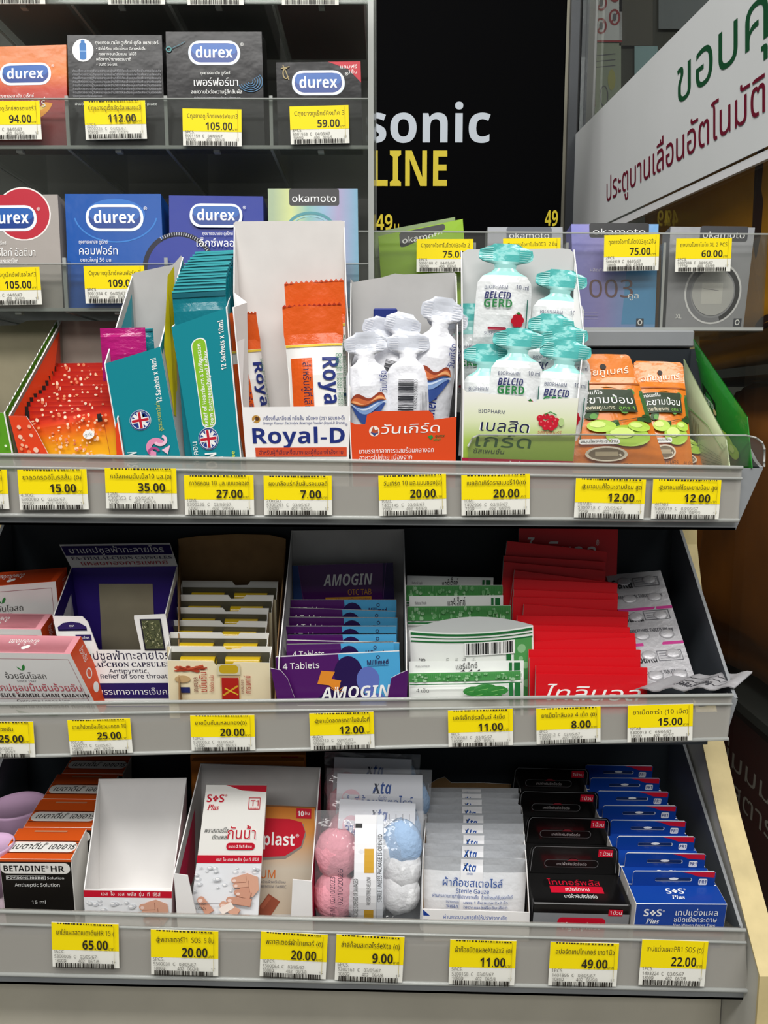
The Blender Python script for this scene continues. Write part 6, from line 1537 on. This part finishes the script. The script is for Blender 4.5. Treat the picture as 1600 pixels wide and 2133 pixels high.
def gdraw(a):
    a.poly([(8, 52), (40, 46), (44, 66), (12, 70)], ink('#10240f')); a.text('มะขาม', 14, 56, 10, WHT, w=24, bold=.02); a.ell(28, 50, 5, 3.4, ink('#c9842c'), 12); a.ell(40, 55, 4, 3, ink('#d9c08c'), 12)
    for x, y, rx, ry in ((56, 30, 16, 12), (70, 22, 12, 10)): a.ell(x, y, rx, ry, 'fruit', 18); a.ell(x - 3, y + 3, rx * .5, ry * .5, 'fruit2', 12)
    a.line([(0, 84), (99, 80)], 1.4, ink('#3f9a3c'))
def pdraw(a):
    for k in range(9): a.line([(12 + k * 4.4, 30), (12 + k * 4.4, 62)], .8, ink('#5c6a48'))
    a.poly([(10, 8), (88, 8), (88, 20), (10, 20)], ink('#aab88c'))
    for k in range(6): a.line([(50, 12 + k * 5), (92, 12 + k * 5)], .7, ink('#6a7a52'))
    a.line([(0, 72), (99, 70)], 1.2, ink('#8a9a6c')); a.line([(20, 66), (70, 78), (96, 60)], 1.6, ink('#7fae6c'))
flatbag([(1492, 985, .2080), (1566, 975, .2085), (1556, 868, .2100), (1444, 706, .2095)], 'dark green lozenge bag leaning on the grey tray side', 'bag_green', gdraw)
flatbag([(1432, 985, .1960), (1521, 985, .1965), (1512, 915, .1975), (1424, 748, .1975)], 'pale green backed lozenge bag leaning against the dark green one', 'bag_pale', pdraw)
# ------------------------------------------------------------------ BOXES ON THE CLEAR RACK
mat('dx_black', '#0b0b0d', .22, coat=.05, spec=.15, bump=.12, bscale=70); mat('dx_blue', '#1450a0', .25, coat=.05, spec=.15, bump=.12, bscale=70); mat('dx_navy', '#24358f', .25, coat=.05, spec=.15, bump=.12, bscale=70)
mat('dx_silver', '#a39c96', .3, coat=.05, spec=.15, bump=.12, bscale=70); mat('logo_blue', '#1f5aa8', .3); mat('logo_deep', '#123a86', .3)
grad('dx_straw', [(0, '#74121e'), (.45, '#941a1c'), (.62, '#b8381a'), (.8, '#d8721a'), (1, '#cc6a18')], 'Z', 0, .062, .3, .15, .1)
def durex(a, x, y, W, H):
    a.rrect(x - 2, y - 2, x + W + 2, y + H + 2, H / 2, ink('#dfe9f5')); a.rrect(x, y, x + W, y + H, H / 2, WHT); t = H * .07
    a.rrect(x + t, y + t, x + W - t, y + H - t, H / 2, 'logo_deep'); a.rrect(x + t * 1.4, y + H * .42, x + W - t * 1.4, y + H - t * 1.3, H * .27, 'logo_blue'); 
    a.text('durex', x + W * .13, y + H * .28, H * .68, WHT, w=W * .74, f='b'); a.text('®', x + W + 3, y + H * .8, H * .2, WHT)
def dA(a, W, H):
    a.ring(60, H - 110, 110, 60, 16, ink('#f0a028'), a0=200, a1=350); a.ring(70, H - 100, 100, 52, 8, ink('#f6cf5c'), a0=210, a1=330)
    durex(a, W - 136, H - 80, 102, 42); a.text('ถุงยางอนามัย ดูเร็กซ์', W - 140, H - 108, 10, WHT, w=72, res=1); a.text('สตรอเบอร์รี่', W - 142, H - 128, 24, WHT, w=98, bold=.02)
def dB(a, W, H):
    a.ell(32, H - 32, 22, 24, WHT, 24); a.rrect(25, H - 52, 39, H - 16, 5, ink('#2f6fb0')); a.rrect(28, H - 18, 36, H - 10, 3, ink('#2f6fb0')); a.line([(25, H - 34), (39, H - 34)], 2, ink('#7fa8d4'))
    a.text('ถุงยางอนามัย ดูเร็กซ์ ดูอัล เพลเชอร์', 58, H - 20, 11, WHT, w=132, bold=.01)
    for k, s_ in enumerate(('• ผิวไม่เรียบ ชนิดไม่หนา มีสารหล่อลื่น', '• ถุงยางอนามัยแบบ ไม่มีสี', '  ผลิตจากน้ำยางธรรมชาติ', '• ขนาด 56 มม.')): a.text(s_, 60, H - 32 - k * 11, 8.5, WHT, w=(104, 84, 72, 44)[k], res=1)
    for k in range(8): a.text('ก่อนใช้ควรตรวจดูวันหมดอายุและอ่านวิธีใช้ให้ละเอียดทุกครั้งเพื่อความปลอดภัย', 10, H - 78 - k * 7.6, 6.5, ink('#8f9094'), w=184 if k < 7 else 60, res=1)
    a.text('ห้ามใช้ซ้ำ เก็บในที่แห้ง Keep in a cool dry place', 14, H - 148, 7, WHT, w=170, res=1)
def dC(a, W, H):
    durex(a, 48, H - 68, 104, 47); a.text('ถุงยางอนามัย ดูเร็กซ์', 70, H - 90, 9, WHT, w=62, res=1); a.text('เพอร์ฟอร์มา', 56, H - 114, 23, WHT, w=92, bold=.03); a.text('ลดความไวต่อความรู้สึกสัมผัส', 50, H - 130, 11, WHT, w=106, res=1); a.text('มีส่วนผสมของสารเบนโซเคน ช่วยชะลอ', 56, H - 142, 7, ink('#b9b9be'), w=96, res=1)
    for k in range(5): a.ring(174, H - 105, 26 - k * 5, 22 - k * 4, 1.6, ink('#2f6a94'), a0=200, a1=400)
    a.ring(6, H - 38, 6, 6, 2, ink('#3f8a8c')); a.line([(12, H - 36), (30, H - 28), (40, H - 22)], 1, ink('#3f7a8c'))
def dD(a, W, H):
    a.poly([(108, H), (W, H), (W, H - 44), (150, H - 16)], ink('#c21b2f')); a.text('แถมฟรี', 134, H - 14, 10, WHT, w=34, bold=.02); a.text('1ชิ้น', 150, H - 25, 10, WHT, w=18, bold=.02)
    durex(a, 34, H - 68, 106, 48); a.ring(20, H - 24, 7, 12, 2.5, ink('#9c8a5a'), a0=60, a1=330); a.line([(14, H - 6), (20, H - 20), (26, H - 38)], 2, ink('#9c8a5a')); a.line([(10, H - 14), (28, H - 10)], 2, ink('#9c8a5a'))
def dE(a, W, H):
    a.ell(W - 74, H - 40, 58, 56, ink('#e9e2de'), 30); a.ell(W - 74, H - 40, 55, 53, ink('#b3142c'), 30); a.rect(0, H - 60, W - 74, H, ink('#b3142c'))
    durex(a, W - 160, H - 74, 112, 50); a.text('ถุงยางอนามัย ดูเร็กซ์', W - 172, H - 104, 9, WHT, w=60, res=1); a.text('เฟเธอร์ไลท์ อัลติมา', W - 168, H - 128, 21, WHT, w=116, bold=.03); a.text('ถุงยางอนามัยเฟเธอร์ไลท์', W - 168, H - 142, 11, WHT, w=80, res=1)
def dF(a, W, H):
    a.ring(104, H - 40, 88, 62, 3, ink('#2f78c4'), a0=190, a1=350); a.ell(104, H - 44, 62, 34, ink('#2a6cbc'), 28)
    durex(a, 44, H - 76, 116, 52); a.text('ถุงยางอนามัย ดูเร็กซ์', 26, H - 104, 10, WHT, w=60, res=1); a.text('คอมฟอร์ท', 26, H - 127, 23, WHT, w=80, bold=.04); a.text('ขนาดใหญ่ 56 มม.', 28, H - 142, 11, WHT, w=66, res=1)
def dG(a, W, H):
    a.ell(20, H - 152, 76, 76, ink('#16182c'), 40); a.ell(20, H - 152, 66, 66, 'dx_navy', 36)
    for k in range(30):
        an = math.radians(5 + k * 4); a.line([(20 + 68 * math.cos(an), H - 152 + 68 * math.sin(an)), (20 + 74 * math.cos(an), H - 152 + 74 * math.sin(an))], 1.6, ink('#b9bcc4'))
    durex(a, 46, H - 66, 106, 46); a.text('ถุงยางอนามัย ดูเร็กซ์', 70, H - 84, 9, WHT, w=64, res=1); a.text('เอ็กซ์พลอเรอร์', 58, H - 108, 22, WHT, w=118, bold=.03)
mat('holo', '#b9cfd0', .25, coat=.7, metal=.35); mat('oka_black', '#17181a', .25)
def oka(a, x, y, w_, h_, m='oka_black', tm=WHT):
    a.rrect(x, y, x + w_, y + h_ + 6, 5, m); a.text('okamoto', x + w_ * .06, y + h_ * .28, h_ * .66, tm, w=w_ * .88)
def dH(a, W, H):
    a.rect(0, 0, W, H, 'holo_face', 10, 10); oka(a, 44, H - 36, 104, 30); a.ring(88, H - 86, 52, 38, 6, ink('#4a8c94')); a.ring(88, H - 86, 42, 29, 2, ink('#8cc0c4'))
grad('holo_face', [(0, '#8a9a7c'), (.22, '#b0b878'), (.42, '#6f9c94'), (.6, '#7898b0'), (.78, '#8c84a4'), (1, '#6490a8')], 'X', -.027, .027, .35, .1, .1, .1)
Y2 = RACK[1][0] + .004; Y1 = RACK[0][0] + .004
GB = 'boxed packs on the clear rack'
def rackbox(q, Yt, Yb, depth, m, art, label, mt=None):
    o, c = qbox('boxed_pack', label, 'boxed pack', q, Yt, Yb, depth, m, art, GB, mtop=mt); return o
zb2 = proj((0, Y2, RACK[1][1] + .0025))[1]; zb1 = proj((0, Y1, RACK[0][1] + .0025))[1]
rackbox([(-62, 99), (138, 93), (140, zb2), (-56, zb2)], Y2 + .012, Y2, .016, 'dx_straw', dA, 'orange and dark red boxed pack at the left of the clear rack')
rackbox([(140, 73), (337, 73), (344, zb2), (146, zb2)], Y2 + .014, Y2, .016, 'dx_black', dB, 'black boxed pack turned to its small printed back')
rackbox([(345, 66), (545, 66), (552, zb2), (352, zb2)], Y2 + .014, Y2, .014, 'dx_black', dC, 'glossy tall black boxed pack with white lettering under the logo')
rackbox([(352, 70), (549, 68), (555, zb2), (360, zb2)], Y2 + .032, Y2 + .016, .014, 'dx_black', None, 'second black boxed pack right behind the glossy tall one')
rackbox([(575, 130), (751, 128), (756, zb2), (580, zb2)], Y2 + .010, Y2, .016, 'dx_black', dD, 'small black boxed pack with a red corner')
rackbox([(-74, 407), (120, 405), (132, zb1), (-66, zb1)], Y1 + .012, Y1, .018, 'dx_silver', dE, 'grey and red boxed pack at the left of the lower rack step')
rackbox([(135, 404), (335, 404), (344, zb1), (144, zb1)], Y1 + .013, Y1, .018, 'dx_blue', dF, 'bright blue boxed pack with white lettering')
rackbox([(352, 407), (548, 409), (552, zb1), (354, zb1)], Y1 + .013, Y1, .018, 'dx_navy', dG, 'darker blue boxed pack with a gear ring')
rackbox([(558, 393), (745, 393), (748, zb1), (562, zb1)], Y1 + .014, Y1, .016, 'holo', dH, 'shimmering pale silver boxed pack with a black name tab')
for (x0, x1, hh, m_, lb) in ((-.0715, -.0135, .07, mat('top_red', '#8e1a2a', .3, coat=.5), 'dark red box on the top rack step, seen from below'), (-.1395, -.080, .06, mat('top_grey', '#6a6668', .4), 'grey box on the top rack step beside the dark red one'),
                             (-.204, -.148, .06, mat('top_brown', '#5c4f4a', .4), 'brown grey box on the top rack step above the tall black box'), (-.266, -.212, .06, mat('top_pale', '#8c8a88', .4), 'pale grey box on the top rack step at far left')):
    y0, z0 = RACK[2][0] + .003, RACK[2][1] + .0022; b = MB(); b.box((x0, y0, z0), (x1, y0 + .085, z0 + hh), m_, b=.0005); ob = b.build('boxed_pack', origin=((x0 + x1) / 2, y0, z0)); tag(ob, lb, 'boxed pack')

# flat boxes in the clear tray
mat('lime', '#8fb81e', .3, coat=.05, spec=.15, bump=.12, bscale=70); mat('lime_dark', '#5c7a14', .35, coat=.4); mat('ok_grey', '#a3a6ac', .3, coat=.05, spec=.15, bump=.12, bscale=70); mat('ok_silver', '#98999d', .3, coat=.4, metal=.1, bump=.12, bscale=70)
grad('lilac_face', [(0, '#7f7fc8'), (.35, '#8f88c4'), (.6, '#7c98cc'), (1, '#6fa4d4')], 'X', -.028, .030, .35, .15, .1)
def oI(a, W, H):
    oka(a, 44, H - 34, 96, 26); a.text('003', 70, 20, 40, ink('#3a4a10'), w=70); a.text('ถุงยางอนามัย', 70, 78, 10, ink('#3a4a10'), w=50, res=1); a.text('ALOE', 70, 62, 12, ink('#3a4a10'), w=34)
def oK(a, W, H):
    a.rect(0, 0, W, H, 'lilac_face', 6, 6); a.poly([(102, 10), (112, 120), (W, 150), (W, 10)], ink('#4f94c4')); oka(a, 36, H - 28, 120, 24)
    a.text('003', 34, 66, 52, ink('#6a4a4a'), w=92, f='s'); a.text('คูล', 116, 64, 16, WHT, w=22, bold=.02); a.text('ผลิตภัณฑ์', 36, 120, 9, ink('#e4dff0'), w=40, res=1)
    a.rect(134, 6, 150, 22, ink('#2b2f3a')); a.ring(142, 14, 5, 6, 2, WHT)
    for k in range(3): a.line([(20, 34 - k * 6), (52, 34 - k * 6)], 1, ink('#a9a3cf'))
def oL(a, W, H):
    oka(a, 60, H - 30, 96, 26, ink('#3c3d42')); a.ring(96, 76, 60, 66, 5, ink('#e3e3e4')); a.ring(96, 76, 56, 62, 9, ink('#1d1e21'), a0=-70, a1=70); a.ring(96, 76, 56, 62, 9, ink('#808186'), a0=70, a1=290)
    a.ell(96, 76, 44, 48, ink('#b9b9b6'), 28); a.rect(72, 52, 116, 96, ink('#cbcac4')); a.line([(76, 84), (108, 80)], 1, GRY)
    a.rect(146, 6, 163, 22, ink('#2b2f3a')); a.ring(154, 14, 5, 6, 2, WHT); a.text('XL', 20, 22, 12, WHT)
def oJ(a, W, H): oka(a, 40, H - 30, 96, 24, ink('#5a5f68'))
GT = 'flat boxes in the clear tray'
def traybox(q, Yt, Yb, d, m, art, label):
    o, c = qbox('flat_box', label, 'flat box', q, Yt, Yb, d, m, art, GT); return o
YT = YO + .003; zo = proj((0, YT, CZ + .0558))[1]
traybox([(788, 492), (964, 456), (980, zo), (800, zo)], YT + .010, YT, .012, 'lime', oI, 'lime green flat box tilted in the clear tray')
traybox([(778, 484), (948, 452), (962, zo), (786, zo)], YT + .026, YT + .016, .010, 'lime_dark', None, 'second lime green flat box hidden behind the tilted one')
traybox([(1016, 473), (1172, 473), (1176, zo), (1014, zo)], YT + .010, YT, .014, 'ok_grey', oJ, 'pale grey flat box mostly hidden behind the teal topped sachets')
traybox([(1190, 467), (1372, 467), (1364, zo), (1196, zo)], YT + .010, YT, .016, 'lilac_face', oK, 'blue and lilac flat box in the clear tray')
traybox([(1397, 472), (1573, 474), (1548, zo), (1386, zo)], YT + .010, YT, .016, 'ok_silver', oL, 'grey flat box with a large ring at the right end of the clear tray')

# ------------------------------------------------------------------ BREAD BAGS AT THE RIGHT
mat('bread_orange', '#d98f14', .35, coat=.3, noise=.15, nscale=14, bump=.3, bscale=30); mat('bread_brown', '#a8601e', .4, coat=.3, noise=.3, nscale=14, bump=.35, bscale=26); mat('bread_dark', '#3a150e', .5); mat('bread_maroon', '#5e1616', .35, coat=.4, noise=.1, nscale=20)
def lump(name, c, r_, m, label, seed, pw=.55, sq=1.0):
    rn = random.Random(seed); ph = [rn.uniform(0, 6.28) for _ in range(8)]; b = MB(); n, k = 40, 24; pts = []
    sg2 = lambda x, e: math.copysign(abs(x) ** e, x)
    def pt(th, an, g=1.0):
        x, y, z = sg2(math.sin(th), pw) * sg2(math.cos(an), pw), sg2(math.sin(th), pw) * sg2(math.sin(an), pw), sg2(math.cos(th), pw)
        w_ = g * (1 + .035 * math.sin(7 * an + ph[0] + 3 * z) + .03 * math.sin(11 * th + ph[1] + 2 * x) + .02 * math.sin(17 * an + ph[2] - 9 * z))
        return (c[0] + r_[0] * x * w_, c[1] + r_[1] * y * w_, c[2] + r_[2] * z * w_)
    for i in range(k + 1):
        for j in range(n): pts.append(pt(math.pi * i / k, 6.2832 * j / n))
    b.add(pts, [(i * n + j, (i + 1) * n + j, (i + 1) * n + (j + 1) % n, i * n + (j + 1) % n) for i in range(k) for j in range(n)], m, True)
    return b, pt, label, name, (c[0], c[1], c[2] - r_[2])
def finish(t): 
    b, pt, label, name, o = t; ob = b.build(name, origin=o); tag(ob, label, 'bread bag'); return ob
XB = .313
# bakery rack that carries the bags
rkb = thing('bakery_rack', (.42, .8, 0), 'dark bakery rack to the right of the stand, holding the bread bags', 'rack')
for z in (.62, .895, 1.185):
    b = MB(); b.box((.310, .50, z - .008), (.75, 1.02, z), 'far_black'); b.build('rack_shelf', rkb, origin=(.42, .8, 0))
for x, y in ((.57, 1.01), (.74, 1.01), (.74, .52)):
    b = MB(); b.box((x - .006, y - .006, 0), (x + .006, y + .006, 1.30), 'far_black'); b.build('rack_post', rkb, origin=(.42, .8, 0))
t = lump('bread_bag', (.440, .78, 1.1865 + .135), (.125, .22, .135), 'bread_orange', 'orange bread bag with dark brown spots, high at the right edge', 4, .32)
r = random.Random(12)
def spot(t, th, an, s1, s2, m):
    b, pt = t[0], t[1]; N = 14
    b.add([pt(th + s1 * math.cos(6.2832 * i / N), an + s2 * math.sin(6.2832 * i / N), 1.006) for i in range(N)], [tuple(range(N))], m)
for k in range(44):
    spot(t, r.uniform(.5, 2.6), r.uniform(3.2, 5.6), r.uniform(.05, .16), r.uniform(.03, .06), 'bread_dark')
finish(t)
t = lump('bread_bag', (.434, .66, .8965 + .138), (.118, .142, .138), 'bread_brown', 'large brown bread bag at the right of the upper and middle shelves', 9, .4); finish(t)
t = lump('bread_bag', (.434, .925, .8965 + .13), (.115, .08, .13), 'bread_brown', 'second brown bread bag farther back beside the large one', 10, .4); finish(t)
# maroon bag with lettering
b = MB(); x0, y0, z0 = XB, .50, .6205
m_ = [(x0, .50, z0), (.42, .50, z0), (.42, .99, z0), (x0, .99, z0), (x0 + .004, .502, z0 + .255), (.41, .502, z0 + .255), (.41, .985, z0 + .255), (x0 + .004, .985, z0 + .255)]
b.hexa(m_, 'bread_maroon')
a = Art(b, [m_[3], m_[0], m_[4], m_[7]], 370, 245, start=.0003, step=.0002)
MT = ink('#d8c8c0')
a.text('หอม...นุ่มมมมม', 150, 198, 25, MT, w=190, bold=.02); a.text('ไส้คัสตาร์ด', 205, 172, 25, MT, w=120, bold=.02)
a.rect(0, 60, 370, 64, ink('#8c3a30')); a.rect(0, 0, 370, 20, ink('#a8685c')); a.poly([(200, 20), (370, 20), (370, 58), (230, 58)], ink('#7a2a24'))
ob = b.build('bread_box', origin=(.34, .8, z0)); tag(ob, 'maroon bun carton with pale lettering, low beside the stand', 'bun carton')
